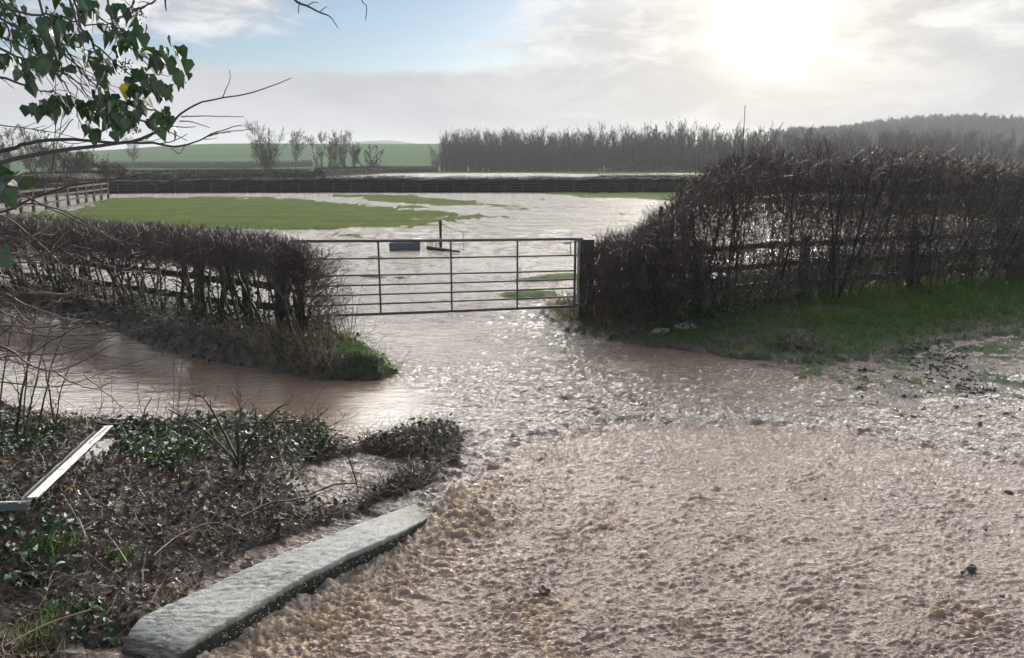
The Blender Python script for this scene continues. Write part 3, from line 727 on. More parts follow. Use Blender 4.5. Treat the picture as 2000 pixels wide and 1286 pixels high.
# ---- right hedge: overgrown, taller than a person
HR = np.array([[1.25, 11.05], [2.0, 11.0], [2.9, 11.15], [4.3, 11.9], [6.4, 12.9], [9.0, 14.0], [13.0, 15.6]])
def topR(x, y): return np.interp(x, [1.1, 1.35, 1.8, 2.15, 2.45, 2.9, 3.4, 4.6, 6.5, 8.5, 10.5], [1.15, 1.28, 1.42, 1.66, 1.98, 2.28, 2.44, 2.52, 2.52, 2.40, 2.22])+.16*fbm(x*1.7, y*1.7, 3, 305)
ns = 250; s_ = R.random(ns)**1.1; p, nn = along(HR, s_)
base = p+nn*R.normal(0, .16, (ns, 1)); st = gpos(base, -.03)
hgt = topR(base[:, 0], base[:, 1])
stems = grow(st, np.c_[R.normal(0, .16, (ns, 2)), np.ones(ns)], hgt*R.uniform(.8, 1.25, ns), 9, .10, .10)
rs = R.uniform(.006, .014, ns)[:, None]*np.linspace(1, .35, 9)[None]; big = R.random(ns) < .12; rs[big] *= 2.2
stems = clip_top(stems, topR, .08)
b2, r2 = branch(stems, rs, 3800, (.15, 1), (.3, .95), (.14, .34), 6, .10, .30, .55, .0035); b2 = clip_top(b2, topR, .08)
b3, r3 = branch(b2, r2, 17000, (.1, 1), (.4, 1.1), (.35, .8), 5, .07, .36, .6, .0024); r3 = np.minimum(r3, .0030); b3 = clip_top(b3, topR, .08)
n4 = 66000; s4 = R.random(n4)**1.05; p4, nn4 = along(HR, s4)
xy = p4+nn4*np.clip(R.normal(0, .27, (n4, 1)), -.6, .6); tz = topR(xy[:, 0], xy[:, 1]); gz = .2
z4 = gz+(tz-.13-gz)*(1-R.random(n4)**1.35*.97)
# see-through band at about chest height, near the gate
keep = ~((z4 > .78) & (z4 < 1.5) & (R.random(n4) < .50*sst(2.3, 3.0, xy[:, 0])*(1-.6*sst(4.5, 7, xy[:, 0]))))
xy = xy[keep]; z4 = z4[keep]; n4 = len(z4)
b4 = clip_top(grow(np.c_[xy, z4], np.c_[R.normal(0, .42, (n4, 2)), R.normal(.7, .5, n4)], R.uniform(.10, .32, n4), 3, .38, .06), topR, .14)
hr = empty('overgrown_hedge', (5, 12.3, 0)); tag(hr, 'tall overgrown bare hedge right of the gate, dense twigs with bright water glinting through', 'hedge')
child_space(MB().tubes(stems, rs, 5).build('stem', M['stem'], hr, True), hr)
child_space(MB().tubes(b2, r2, 3).tubes(b3, r3, 3).tubes(b4, np.full((n4, 3), .0032)*np.linspace(1, .7, 3), 3).build('twig', M['twig'], hr), hr)
ne = 950; se = R.random(ne); pe, _ = along(HR, .12+.88*se); pe = pe+R.normal(0, .15, pe.shape)
e1 = grow(np.c_[pe, topR(pe[:, 0], pe[:, 1])-.15], np.c_[R.normal(0, .35, (ne, 2)), np.ones(ne)], R.uniform(.12, .42, ne)*(1+.6*(R.random(ne) < .1)), 5, .12, .03)
er = np.full((ne, 5), .0032)*np.linspace(1, .5, 5)
e2, er2 = branch(e1, er, 2400, (.2, 1), (.4, .9), (.2, .45), 3, .03, .2, .6, .0018)
child_space(MB().tubes(e1, er, 3).tubes(e2, er2, 3).build('top_shoot', M['twigred'], hr), hr)
# ragged low end by the post, cut stubs
ne = 1500; xe = R.uniform(1.15, 2.75, ne); ye = R.normal(10.85, .22, ne)
e1 = clip_top(grow(np.c_[xe, ye, R.random(ne)*1.15], np.c_[R.normal(0, .8, (ne, 2)), R.uniform(-.2, 1., ne)], R.uniform(.15, .5, ne), 6, .22, .0), topR, .08)
child_space(MB().tubes(e1, np.full((ne, 6), .0030)*np.linspace(1, .5, 6), 3).build('end_shoot', M['twigred'], hr), hr)
for (px, py) in ((1292, 405), (1314, 400), (1338, 396), (1352, 412), (1300, 425)):
    b = at(px+R.normal(0, 5), 500, 11.2); t_ = at(px, py, 11.2)
    child_space(MB().tubes(np.array([[b[0], b[1], .3], [b[0], b[1], .9], t_, t_+[.005, 0, .01]]), [.035, .032, .028, .026], 7, True).build('cut_stub', M['stem'], hr, False), hr)
# rails of the fence that runs through it
fr2 = empty('rail_fence', (5, 12, 0)); tag(fr2, 'wooden post and rail fence half hidden inside the tall right hedge', 'fence')
fb = np.array([[1.12, 11.1], [2.9, 11.5], [4.9, 12.4], [7.2, 13.3], [9.8, 14.4], [12.4, 15.5]])
for i in range(len(fb)):
    if i: child_space(MB().beam([*fb[i], -.3], [*fb[i], 1.2], .13, .10, (0, 1, 0), 4, .003).build('post', M['wood'], fr2), fr2)
    if i:
        for zz in (1.05, .72, .40): child_space(MB().beam([*fb[i-1], zz], [*fb[i], zz+.02], .04, .09, (0, 0, 1), 6, .003).build('rail', M['wood'], fr2), fr2)

# ---- verge: grass, dead stems, clods
q = in_poly(VERGE, 60000, -.05, ((.6, 8.6), (13.5, 16.5)))
rn = fbm(q[:, 0]*1.2, q[:, 1]*1.2, 3, 410); dd_, _ = None, None
edge = sdf(VERGE, q[:, 0], q[:, 1])
bright = sdf(pix((1270, 652), (1400, 640), (1560, 648), (1720, 652), (1850, 640), (2000, 622), (2500, 600), (2500, 480), (1300, 540), (1230, 620)), q[:, 0], q[:, 1]) > .25*rn
a = q[bright]; ar = rn[bright]
mb = MB(); blades(mb, a[ar > -.1][:30000], .13, .010, .55); blades(mb, a[(ar > -.35) & (ar <= -.1)], .07, .0075, .7)
tag(mb.build('verge_grass', M['grass']), 'green grass on the verge in front of the tall right hedge', 'grass', kind='stuff')
dk = q[~bright]; dk = dk[fbm(dk[:, 0]*2.5, dk[:, 1]*2.5, 3, 411)+.25*R.random(len(dk)) > -.02]; mb = MB(); blades(mb, dk[:13000], .08, .007, .9); blades(mb, in_poly(MUDDY, 9000, -.1, ((2, 6.5), (9, 12))), .045, .007, 1.1); blades(mb, a[ar <= -.35], .04, .0075, .9)
tag(mb.build('drowned_grass', M['darkgrass']), 'dark flattened wet grass at the flooded edge of the right verge', 'grass', kind='stuff')
q = in_poly(pix((1062, 605), (1130, 640), (1290, 665), (1420, 635), (1700, 585), (2100, 560), (2100, 530), (1600, 550), (1150, 595)), 5200, -.05)
a = grow(gpos(q), np.c_[R.normal(0, .7, (len(q), 2)), R.uniform(.1, 1.2, len(q))], R.uniform(.15, .75, len(q)), 5, .2, -.03)
tag(MB().tubes(a, np.full((len(q), 5), .0028)*np.linspace(1, .5, 5), 3).build('dead_stems', M['twigred']), 'thin dead bramble stems at the foot of the tall right hedge', 'undergrowth', kind='stuff')
q2 = in_poly(pix((1062, 603), (1085, 628), (1200, 655), (1290, 640), (1200, 600), (1100, 592)), 1500, 0.)
q5 = in_poly(VERGE, 5200, .05, ((1.5, 8.6), (12, 15))); q5 = q5[fbm(q5[:, 0]*2, q5[:, 1]*2, 3, 420) > -.05]; mb = MB(); blades(mb, q2, .16, .007, .6); blades(mb, q5, .11, .007, .8); tag(mb.build('dry_grass', M['drygrass']), 'dry pale grass round the foot of the right gate post', 'grass', kind='stuff')
q = in_poly(pix((1100, 600), (1290, 668), (1420, 650), (1600, 600), (1300, 590)), 2600, 0.); g3 = gpos(q, .02); g3[:, 2] += R.random(len(q))**2*.3
mb = leaves(MB(), g3, .04, .8); tag(mb.build('ground_ivy', M['ivy']), 'small dark leaves under the right hedge beside the gate post', 'ivy', kind='stuff')

def lump_tpl(seed, n=1):
    rr = np.random.default_rng(seed); v = []; f = []
    la, lo_ = 5, 8
    for i in range(la+1):
        th = math.pi*i/la
        for j in range(lo_):
            ph = 2*math.pi*j/lo_; r = 1+rr.normal(0, .16)
            v.append([r*math.sin(th)*math.cos(ph)*.55, r*math.sin(th)*math.sin(ph)*.5, r*math.cos(th)*.34])
    for i in range(la):
        for j in range(lo_): f.append([i*lo_+j, (i+1)*lo_+j, (i+1)*lo_+(j+1) % lo_, i*lo_+(j+1) % lo_])
    return np.array(v), np.array(f)
LV, LF = lump_tpl(3)
# dark clods washed up on the right
mb = MB()
for po, n, s0 in ((pix((1740, 690), (1830, 668), (1900, 672), (1890, 720), (1960, 780), (2060, 830), (2060, 850), (1960, 812), (1860, 770), (1790, 735)), 380, .034), (pix((1680, 785), (1700, 782), (1790, 812), (1770, 818)), 60, .028), (pix((1500, 700), (1900, 740), (2000, 860), (1850, 850)), 50, .04)):
    q = in_poly(po, n, 0); mb.inst(LV, LF, np.c_[q, np.maximum(ground_z(q[:, 0], q[:, 1]), -.01)+.004], rotm(n, R.normal(0, .3, n), None, None, s0*R.uniform(.4, 1.5, n)))
tag(mb.build('mud_clods', M['stone']), 'dark wet clods and leaf scraps scattered over the flooded right verge', 'debris', kind='stuff')
for px, py, n in ((1560, 688, 160), (1225, 658, 120), (1290, 640, 60)):
    c = P(px, py, 0); q = c[:2]+R.normal(0, (.16, .09), (n, 2))
    a = grow(gpos(q, .02), np.c_[R.normal(0, 1, (n, 2)), R.normal(.1, .2, n)], R.uniform(.08, .3, n), 4, .3, 0)
    lb = {1560: 'small heap of dark washed up twigs at the grass edge, nearest the road water', 1225: 'dark flotsam twigs lodged at the water edge left of the pale slabs', 1290: 'twig litter lying behind the pale slabs on the verge'}[px]
    tag(MB().tubes(a, np.full((n, 4), .005)*np.linspace(1, .5, 4), 3).build('flotsam', M['twig']), lb, 'flotsam', kind='stuff')
def slab_mesh(w_, d_, h_):
    n = 8; an = np.arange(n)/n*2*np.pi; rr = R.uniform(.6, 1.2, n)
    lo = np.c_[np.cos(an)*rr*w_/2, np.sin(an)*rr*d_/2, np.full(n, -.03)]; hi = lo*[.97, .97, 1]; hi[:, 2] = h_+R.normal(0, .004, n); tp = hi*[.9, .9, 1]; tp[:, 2] += .006
    v = np.vstack([lo, hi, tp, [[0, 0, h_+.008]]]); f = []
    for r_ in (0, n):
        for j in range(n): f.append([r_+j, r_+(j+1) % n, r_+n+(j+1) % n, r_+n+j])
    for j in range(0, n, 2): f.append([3*n, 2*n+j, 2*n+j+1, 2*n+(j+2) % n])
    slab_mesh.v = v; return v, np.array(f)
def slab2(px, py, w_, d_, h_, rz, label):
    v, f = slab_mesh(w_, d_, h_); c = P(px, py, .05)
    o = mk('stone_slab', v, f, M['slab'], None, False, {'rnd': np.full(len(v), R.random())}); o.location = (c[0], c[1], ground_z(c[0], c[1])[0]+.02); o.rotation_euler = (.22, -.08, rz); return tag(o, label, 'slab')
slab2(1290, 654, .30, .2, .035, .3, 'pale broken concrete slab lying on the verge, left one of two')
slab2(1334, 648, .42, .24, .03, -.2, 'flat muddy concrete slab on the verge, right one of two')

# ================================================================== NEAR BANK AND KERB
# broad concrete edging with a dark dropped face
def kerb():
    Bk = spline([P(x, y, .090) for x, y in ((858, 954), (780, 993), (665, 1041), (550, 1086), (470, 1120), (400, 1153), (300, 1198), (262, 1222), (235, 1250))], 150)
    Fr = spline([P(x, y, .090) for x, y in ((872, 982), (800, 1030), (745, 1060), (665, 1096), (600, 1129), (550, 1156), (475, 1203), (400, 1244), (335, 1284))], 150)
    prof = [(-.01, -.30), (-.005, .0), (.008, .013)]+[(t, .015) for t in np.linspace(.04, .95, 18)]+[(.985, .013), (.997, .006), (1.0, -.02), (1.0, -.08), (.985, -.16), (.97, -.30)]
    V = []
    for i in range(150):
        a, b = Bk[i], Fr[i]; row = []
        e = .09*fbm(np.array([i*.09]), np.array([0.]), 3, 500)[0]; e2 = .04*fbm(np.array([i*.3]), np.array([4.]), 3, 501)[0]
        dn = 0.07*max(0, (i-118)/32)**2+.07*max(0, (40-i)/40)**2
        for t, z in prof:
            q = a+(b-a)*t; k = sst(.5, 1., np.array(t))*1.
            q = q+(b-a)*(e+e2)*k*.6
            q = q.copy(); q[2] += z-dn+.002*gn(np.array([i*.35]), np.array([t*5]), 502)[0]+.0025*R.normal()
            V.append(q)
    m_ = len(prof); i = np.arange(149)[:, None]*m_+np.arange(m_-1)[None]
    f = np.stack([i, i+m_, i+m_+1, i+1], -1).reshape(-1, 4)
    caps = []
    for r_ in (0, 149):
        for j in range(0, m_//2-1): caps.append([r_*m_+j, r_*m_+j+1, r_*m_+m_-2-j, r_*m_+m_-1-j])
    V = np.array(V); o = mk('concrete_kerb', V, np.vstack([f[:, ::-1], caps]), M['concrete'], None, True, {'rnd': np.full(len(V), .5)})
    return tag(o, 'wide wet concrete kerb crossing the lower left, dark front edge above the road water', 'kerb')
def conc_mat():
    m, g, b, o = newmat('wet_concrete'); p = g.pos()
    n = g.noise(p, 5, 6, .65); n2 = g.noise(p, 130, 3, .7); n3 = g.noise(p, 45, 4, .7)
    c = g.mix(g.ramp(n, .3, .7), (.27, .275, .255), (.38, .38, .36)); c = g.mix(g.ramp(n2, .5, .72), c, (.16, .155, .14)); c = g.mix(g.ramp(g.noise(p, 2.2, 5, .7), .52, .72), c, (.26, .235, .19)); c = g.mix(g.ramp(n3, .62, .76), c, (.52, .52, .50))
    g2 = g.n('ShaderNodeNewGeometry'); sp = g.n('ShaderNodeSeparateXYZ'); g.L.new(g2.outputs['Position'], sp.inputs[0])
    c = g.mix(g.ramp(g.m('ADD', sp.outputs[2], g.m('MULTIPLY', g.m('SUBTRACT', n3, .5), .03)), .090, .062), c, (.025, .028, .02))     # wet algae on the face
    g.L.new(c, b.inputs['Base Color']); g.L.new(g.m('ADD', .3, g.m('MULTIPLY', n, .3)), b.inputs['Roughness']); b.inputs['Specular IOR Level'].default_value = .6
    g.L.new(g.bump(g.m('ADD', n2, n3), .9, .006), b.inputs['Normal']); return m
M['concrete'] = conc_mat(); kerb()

# splash drops leaping off the kerb edge
nk = 520; s_ = R.random(nk); kf = spline([P(x, y, .06) for x, y in ((800, 1033), (745, 1063), (665, 1100), (600, 1133), (550, 1160), (475, 1208), (380, 1260))], 200)
kp = kf[(s_*199).astype(int)]; kp = kp+np.c_[np.abs(R.normal(0, .045, nk))*.9, -np.abs(R.normal(0, .05, nk))*.9, R.uniform(-.06, .03, nk)]
wv = lump_tpl(9)[0]*1.4
tag(MB().inst(wv, LF, kp, rotm(nk, 0, None, None, R.uniform(.002, .0065, nk)*R.random(nk)**.5)).build('splash_drops', M['droplet'], None, True), 'water drops splashing up along the dark kerb face', 'splash', kind='stuff')

def px_region(pts, n, m_=0.): return in_poly(pix(*pts), n, m_)
def bankpts(n, m_=-.02):
    q = in_poly(BANK_N, n, m_, ((-5.5, 2.4), (.2, 8.6)))
    k = np.ones(len(q), bool)
    for po in (POND1, POND2): k &= sdf(po, q[:, 0], q[:, 1])+R.normal(0, .06, len(q)) < 0
    return q[k]
# dead leaves
q = bankpts(16000); g3 = gpos(q, .012); g3[:, 2] += np.abs(R.normal(0, .018, len(q)))
tag(leaves(MB(), g3, .052, .5, 'dead').build('leaf_litter', M['dead']), 'wet brown leaf litter covering the near bank beside the kerb', 'leaf litter', kind='stuff')
q = bankpts(130); tag(leaves(MB(), gpos(q, .035), .055, .5, 'dead').build('red_leaves', M['redleaf']), 'few dark red leaves among the litter of the near bank', 'leaves', kind='stuff')
# fine twig litter and dead stems
q = bankpts(5200); n = len(q)
a = grow(gpos(q, .015), np.c_[R.normal(0, 1, (n, 2)), R.normal(.12, .22, n)], R.uniform(.06, .42, n), 5, .22, -.03)
a[:, :, 2] = np.maximum(a[:, :, 2], ground_z(a[:, :, 0].ravel(), a[:, :, 1].ravel()).reshape(n, 5)+.004)
rr = R.uniform(.0012, .0035, n)[:, None]*np.linspace(1, .5, 5)
tag(MB().tubes(a[:3900], rr[:3900], 3).build('twig_litter', M['twig']), 'dark wet twigs tangled over the near bank', 'twig litter', kind='stuff')
tag(MB().tubes(a[3900:], rr[3900:]*.9, 3).build('pale_stem_litter', M['paletwig']), 'pale dead stems strewn over the near bank', 'twig litter', kind='stuff')
# debris mats around the puddle
q = np.vstack([px_region(((690, 865), (790, 842), (900, 835), (905, 862), (880, 900), (800, 900), (720, 890)), 1500), px_region(((680, 940), (760, 930), (850, 935), (850, 960), (760, 990), (690, 985)), 900)]); n = len(q)
a = grow(gpos(q, .02), np.c_[R.normal(0, 1, (n, 2)), R.normal(.25, .3, n)], R.uniform(.05, .22, n), 4, .25, 0)
tag(MB().tubes(a, np.full((n, 4), .0026)*np.linspace(1, .5, 4), 3).build('debris_mat', M['twig']), 'dark mats of twig debris round the puddle at the end of the near bank', 'debris', kind='stuff')
# ivy and ground leaves
q = np.vstack([px_region(pp_, n_) for pp_, n_ in ((((225, 850), (330, 840), (430, 850), (420, 930), (340, 970), (240, 930)), 900), (((-120, 835), (60, 835), (160, 850), (110, 900), (40, 940), (-100, 950)), 1000), (((-100, 1030), (60, 1020), (150, 1080), (160, 1150), (60, 1190), (-100, 1180)), 420),
    (((690, 865), (790, 842), (900, 835), (905, 862), (860, 890), (760, 890)), 130), (((90, 1190), (200, 1200), (230, 1262), (120, 1262)), 60), (((430, 850), (640, 840), (650, 900), (500, 930)), 420))])
g3 = gpos(q, .03); g3[:, 2] += np.abs(R.normal(0, .045, len(q)))
tag(leaves(MB(), g3, .05, .65).build('ground_ivy', M['ivy']), 'glossy green ivy patches on the near bank round the white strip', 'ivy', kind='stuff')
# grass tufts
mb = MB()
for cx, cy, n, sp, hh in ((90, 1075, 260, .16, .12), (235, 1080, 90, .06, .10), (60, 1215, 160, .12, .10), (340, 1160, 60, .08, .07), (600, 900, 200, .25, .07), (470, 870, 350, .35, .10), (330, 860, 260, .2, .11), (120, 1170, 110, .1, .09), (540, 1000, 120, .2, .06), (20, 880, 200, .3, .12)):
    c = P(cx, cy, .12); blades(mb, c[:2]+R.normal(0, sp*.6, (n, 2)), hh, .006, .6)
tag(mb.build('grass_tuft', M['grass']), 'short green grass tufts among the litter of the near bank', 'grass', kind='stuff')
mb = MB()
for cx, cy, n, sp, hh in ((220, 870, 90, .09, .16), (350, 1150, 90, .12, .12), (60, 1250, 80, .1, .14), (430, 1020, 140, .3, .09), (640, 1040, 240, .25, .07), (100, 820, 400, .5, .2), (560, 830, 260, .4, .16), (330, 825, 200, .4, .16)):
    c = P(cx, cy, .10); blades(mb, c[:2]+R.normal(0, sp*.6, (n, 2)), hh, .006, .9)
tag(mb.build('dry_grass', M['drygrass']), 'bleached dead grass among the twigs of the near bank', 'grass', kind='stuff')
def leaf_one(px, py, mat, label, tpl='ivy', s0=.07):
    c = P(px, py, .1); z = ground_z(c[0], c[1])[0]+.05
    o = leaves(MB(), np.array([[0, 0, 0.]]), s0, .35, tpl).build('fallen_leaf', M[mat]); o.location = (c[0], c[1], z)
    return tag(o, label, 'leaf', 'bright fallen leaves')
leaf_one(135, 992, 'ivyyellow', 'yellow leaf on dark litter below the white strip'); leaf_one(352, 965, 'ivyyellow', 'orange yellow leaf at the foot of the thin upright stem', 'dead', .06)
leaf_one(20, 938, 'ivyyellow', 'lime green leaf left of the white strip near the photo edge'); leaf_one(305, 918, 'ivyyellow', 'yellowish leaf in the ivy patch right of the grey board')

# white angled strip, in two lengths, and the muddy board beside it
def strip(a, b, w_, side, name='white_strip'):
    pass
ws = empty('white_trim', tuple(P(150, 900, .25))); tag(ws, 'long white plastic trim strip broken at a corner, lying across the near bank', 'trim strip')
A = P(213, 832, .30); B = P(64, 972, .33); C = P(-160, 988, .33)
dv = norm(B-A); sdv = norm(np.cross(dv, [0, 0, 1])); 
if sdv[0] > 0: sdv = -sdv
child_space(MB().beam(A, B, .062, .006, (0, 0, 1), 14, .0008).build('white_face', M['white'], ws), ws)
child_space(MB().beam(A+sdv*.065+[0, 0, -.028]+dv*.12, B+sdv*.065+[0, 0, -.028], .006, .060, (0, 0, 1), 14, .0008).build('side_flange', M['greyplastic'], ws), ws)
child_space(MB().beam(A+dv*.03+sdv*.0+[0, 0, .006], A+dv*.42+sdv*.004+[0, 0, .007], .008, .008, (0, 0, 1), 4).build('edge_lip', M['greyplastic'], ws), ws)
B2 = P(58, 979, .31)
child_space(MB().beam(B2, C, .050, .006, (0, .35, 1), 8, .0008).build('white_face', M['white'], ws), ws)
child_space(MB().beam(B2+[0, -.028, -.024], C+[0, -.028, -.024], .006, .045, (0, 0, 1), 8, .0008).build('side_flange', M['greyplastic'], ws), ws)
bd = [P(*t, .17) for t in ((200, 858), (178, 940), (140, 985), (75, 985))]
n = 10; v = []; f = []
for i in range(n+1):
    t = i/n; l = bd[0]+(bd[3]-bd[0])*t; r_ = spline([bd[0]+[.10, 0, 0], bd[1], bd[2]], n+1)[i]
    for z in (.0, .018):
        v += [[*l[:2], .16+z+.004*R.normal()], [*r_[:2], .15+z+.006*R.normal()]]
for i in range(n):
    k = i*4; f += [[k+2, k+3, k+7, k+6], [k, k+4, k+5, k+1], [k, k+2, k+6, k+4], [k+1, k+5, k+7, k+3]]
f += [[0, 1, 3, 2], [n*4, n*4+2, n*4+3, n*4+1]]
tag(mk('muddy_board', v, f, M['board'], None, False, {'rnd': np.full(len(v), .5)}), 'muddy grey brown board lying flat beside the white trim strip', 'board')

# branches and sticks laid by hand: picture points with a height above the ground
def stick(name, label, cat, pts, r0, r1, mat, zs=None, twigs=0, n=16, group=None, sub=(.12, .3)):
    w_ = []
    for i, (x, y) in enumerate(pts):
        z = .12 if zs is None else zs[i]; w_.append(P(x, y, z))
    path = spline(w_, n); path += R.normal(0, r0*.3, path.shape)
    mb = MB().tubes(path, np.linspace(r0, r1, n), 6, True)
    if twigs:
        b, br = branch(path[None], np.linspace(r0, r1, n)[None], twigs, (.1, 1), (.4, 1.), sub, 5, .08, .2, .5, .0018)
        b2_, br2 = branch(b, br, twigs*2, (.3, 1), (.4, 1.), (.3, .6), 3, .05, .2, .5, .0014)
        mb.tubes(b, br, 3).tubes(b2_, br2, 3)
    return tag(mb.build(name, M[mat], None, True), label, cat, group)
stick('fallen_branch', 'long dark fallen branch lying along the water edge behind the near bank', 'branch', ((188, 826), (235, 833), (290, 842), (330, 833), (420, 838), (520, 824), (600, 832), (660, 842)), .013, .005, 'stem', (.14, .13, .1, .13, .12, .16, .12, .08), 14)
stick('broken_stick', 'pale bare broken stick standing up at the water edge', 'stick', ((270, 838), (280, 822), (283, 800), (297, 776)), .008, .005, 'paletwig', (.08, .14, .25, .36), 0, 8)
stick('driftwood_stick', 'dark curved stick by the puddle, nearest the kerb end', 'stick', ((590, 975), (640, 950), (690, 945), (700, 940)), .007, .004, 'stem', (.08, .1, .12, .12), 3, 8)
stick('driftwood_stick', 'dark forked stick poking up out of the puddle', 'stick', ((700, 960), (690, 920), (675, 885)), .009, .004, 'stem', (.05, .16, .3), 5, 8)
stick('driftwood_stick', 'thin stick stub rising from the debris mat beyond the puddle', 'stick', ((752, 872), (748, 862), (742, 852)), .012, .006, 'stem', (.05, .1, .16), 0, 6)
stick('driftwood_stick', 'bent stick lying left of the puddle above the pale stems', 'stick', ((470, 1010), (520, 985), (580, 975), (640, 960)), .008, .004, 'twig', (.12, .13, .14, .1), 5, 10)
stick('pale_stalk', 'long pale dry stalk slanting across the bottom left corner', 'stalk', ((10, 1262), (70, 1230), (130, 1205), (178, 1192)), .004, .003, 'paletwig', (.16, .17, .18, .18), 0, 8)
stick('pale_stalk', 'pale dry stalk lying beside the kerb below the twig heap', 'stalk', ((300, 1085), (350, 1045), (420, 1020), (470, 1040)), .004, .002, 'paletwig', (.16, .17, .18, .18), 2, 8)
# woody shrub and thin saplings along the near bank
def free(name, label, cat, px, py, polys, mat, r0=.006, zg=.1, twigs=10, Yn=None, group=None, rt=.4):
    """an upright plant: every stem starts at one foot and passes picture points at the foot's distance"""
    c = P(px, py, zg); Y0 = c[1]; root = empty(name, tuple(c)); tag(root, label, cat, group)
    ps = []
    for pl_ in polys:
        w_ = [c+R.normal(0, .012, 3)*[1, 1, 0]]
        yy = Y0
        for (x, y) in pl_:
            yy = yy+R.normal(0, .05); w_.append(at(x, y, yy))
        p = spline(w_, 14); p[1:] += R.normal(0, .0022, p[1:].shape); ps.append(p-c)
    ps = np.array(ps); rr = np.full((len(ps), 14), r0)*np.linspace(1, rt, 14)*R.uniform(.7, 1.2, (len(ps), 1))
    mb = MB().tubes(ps, rr, 5, False)
    if twigs:
        b, br = branch(ps, rr, twigs*len(ps), (.2, 1), (.4, .9), (.10, .28), 5, .07, .15, .55, .0014)
        b2_, br2 = branch(b, br, twigs*len(ps), (.3, 1), (.4, 1.), (.3, .6), 3, .05, .2, .5, .0012)
        mb.tubes(b, br, 3).tubes(b2_, br2, 3)
    mb.build('stem', M[mat], root, True)
    return root
free('woody_shrub', 'dead grey woody shrub with spreading branches in the middle of the near bank', 'shrub', 470, 925, (((455, 880), (430, 830), (400, 780), (372, 768)), ((475, 880), (500, 840), (540, 800), (560, 790)), ((480, 890), (500, 870), (505, 845), (498, 800)), ((450, 890), (410, 850), (360, 815), (330, 800)), ((490, 900), (540, 860), (600, 830), (640, 800)), ((465, 880), (462, 840), (470, 800), (452, 760))), 'stem', .011, .12, 14)
free('sapling', 'thin dark upright stem rising straight through the middle of the near bank', 'sapling', 350, 960, (((350, 900), (350, 840), (347, 790), (356, 740)), ((352, 880), (360, 820), (372, 770))), 'twigred', .0055, .12, 7)
for i, (lb, foot, pls) in enumerate((
    ('leftmost dark sapling leaning over the flood at the photo edge', (10, 860), (((0, 800), (12, 700), (25, 620), (40, 560)),)),
    ('dark upright sapling left of the white trim strip, thickest stem', (28, 850), (((40, 780), (55, 715), (62, 660), (76, 560)),)),
    ('tall dark sapling crossing the flood just left of the white trim corner', (45, 860), (((48, 780), (55, 700), (68, 640)), ((60, 790), (80, 700), (100, 640)))),
    ('slanting dark sapling reaching up towards the hedge over the white trim', (72, 850), (((88, 770), (104, 705), (122, 660), (138, 625)),)),
    ('thin twiggy sapling behind the top end of the white trim', (110, 840), (((100, 790), (92, 740), (84, 700)), ((115, 780), (130, 730), (150, 680)))))):
    free('sapling', lb, 'sapling', *foot, pls, 'twigred', .0105 if i in (1, 3) else .0075, .15, 9)
for i, (fx, fy, tx, ty) in enumerate(((190, 826, 186, 700), (228, 828, 222, 690), (268, 826, 262, 705), (305, 828, 302, 668), (330, 826, 338, 690), (352, 826, 365, 650), (385, 826, 372, 720), (415, 826, 432, 742), (470, 822, 462, 730), (560, 828, 572, 770), (600, 830, 590, 775))):
    free('thin_shoot', 'one of the hair thin bare shoots at the far edge of the near bank', 'shoot', fx, fy, (((fx*.6+tx*.4+R.normal(0, 4), fy*.6+ty*.4), (tx, ty)),), 'twigred', .0032, .05, 6, group='thin shoots at the far edge of the near bank')

# big arching stems from a shrub rooted outside the left edge
ar = empty('arching_shrub', (-4.4, 5.0, .1)); tag(ar, 'bare shrub with long thin stems arching in from the left over the brown pool', 'shrub')
ARCS = [((0, 674), (47, 705), (82, 723), (117, 721), (163, 705), (221, 672)), ((0, 637), (70, 640), (152, 630), (210, 616), (280, 590), (352, 556)), ((0, 572), (47, 595), (105, 614), (152, 630), (178, 627)),
 ((0, 607), (35, 635), (82, 663), (163, 686), (233, 700), (280, 700), (326, 690)), ((0, 746), (70, 756), (140, 751), (212, 722)), ((100, 721), (140, 746), (182, 759), (228, 742)), ((163, 732), (210, 770), (273, 823)),
 ((0, 482), (60, 462), (96, 440), (112, 414)), ((0, 490), (120, 500), (280, 492)), ((0, 514), (120, 514), (240, 500)), ((0, 572), (160, 576), (290, 540), (400, 478)), ((0, 540), (120, 575), (230, 590), (340, 545)), ((0, 460), (110, 480), (200, 520), (300, 530)),
 ((0, 420), (70, 470), (150, 540), (230, 568), (330, 560)), ((0, 655), (60, 600), (140, 575), (250, 560)), ((0, 700), (60, 690), (150, 640), (210, 640)), ((0, 590), (60, 560), (100, 490), (130, 450)), ((20, 560), (40, 620), (70, 655), (170, 665), (222, 668))]
pa = []
for k, a in enumerate(ARCS):
    Y0 = 4.3+1.3*R.random(); off = norm(np.array(a[1], float)-np.array(a[0], float))*-170
    pts = [(a[0][0]+off[0], a[0][1]+off[1]*.6+20)] if a[0][0] <= 20 else []
    pts += list(a); pa.append(spline([at(x, y, Y0+.12*j) for j, (x, y) in enumerate(pts)], 22))
for k in range(36):
    y0 = R.uniform(430, 700); x1 = R.uniform(90, 330); y1 = y0+R.uniform(-90, 60); sag = R.uniform(10, 60); Y0 = R.uniform(4.2, 6.2)
    pa.append(spline([at(-160, y0-20, Y0), at(0, y0, Y0), at(x1*.45, (y0+y1)/2+sag, Y0+.1), at(x1, y1, Y0+.2)], 22))
pa = np.array(pa); pa += R.normal(0, .0025, pa.shape); rr = np.full((len(pa), 22), .0085)*np.linspace(1, .32, 22)*R.uniform(.6, 1.1, (len(pa), 1)); rr[18:] *= .6
mb = MB().tubes(pa, rr, 5)
b, br = branch(pa, rr, 330, (.15, 1), (.4, .9), (.05, .22), 6, .03, .14, .5, .0015)
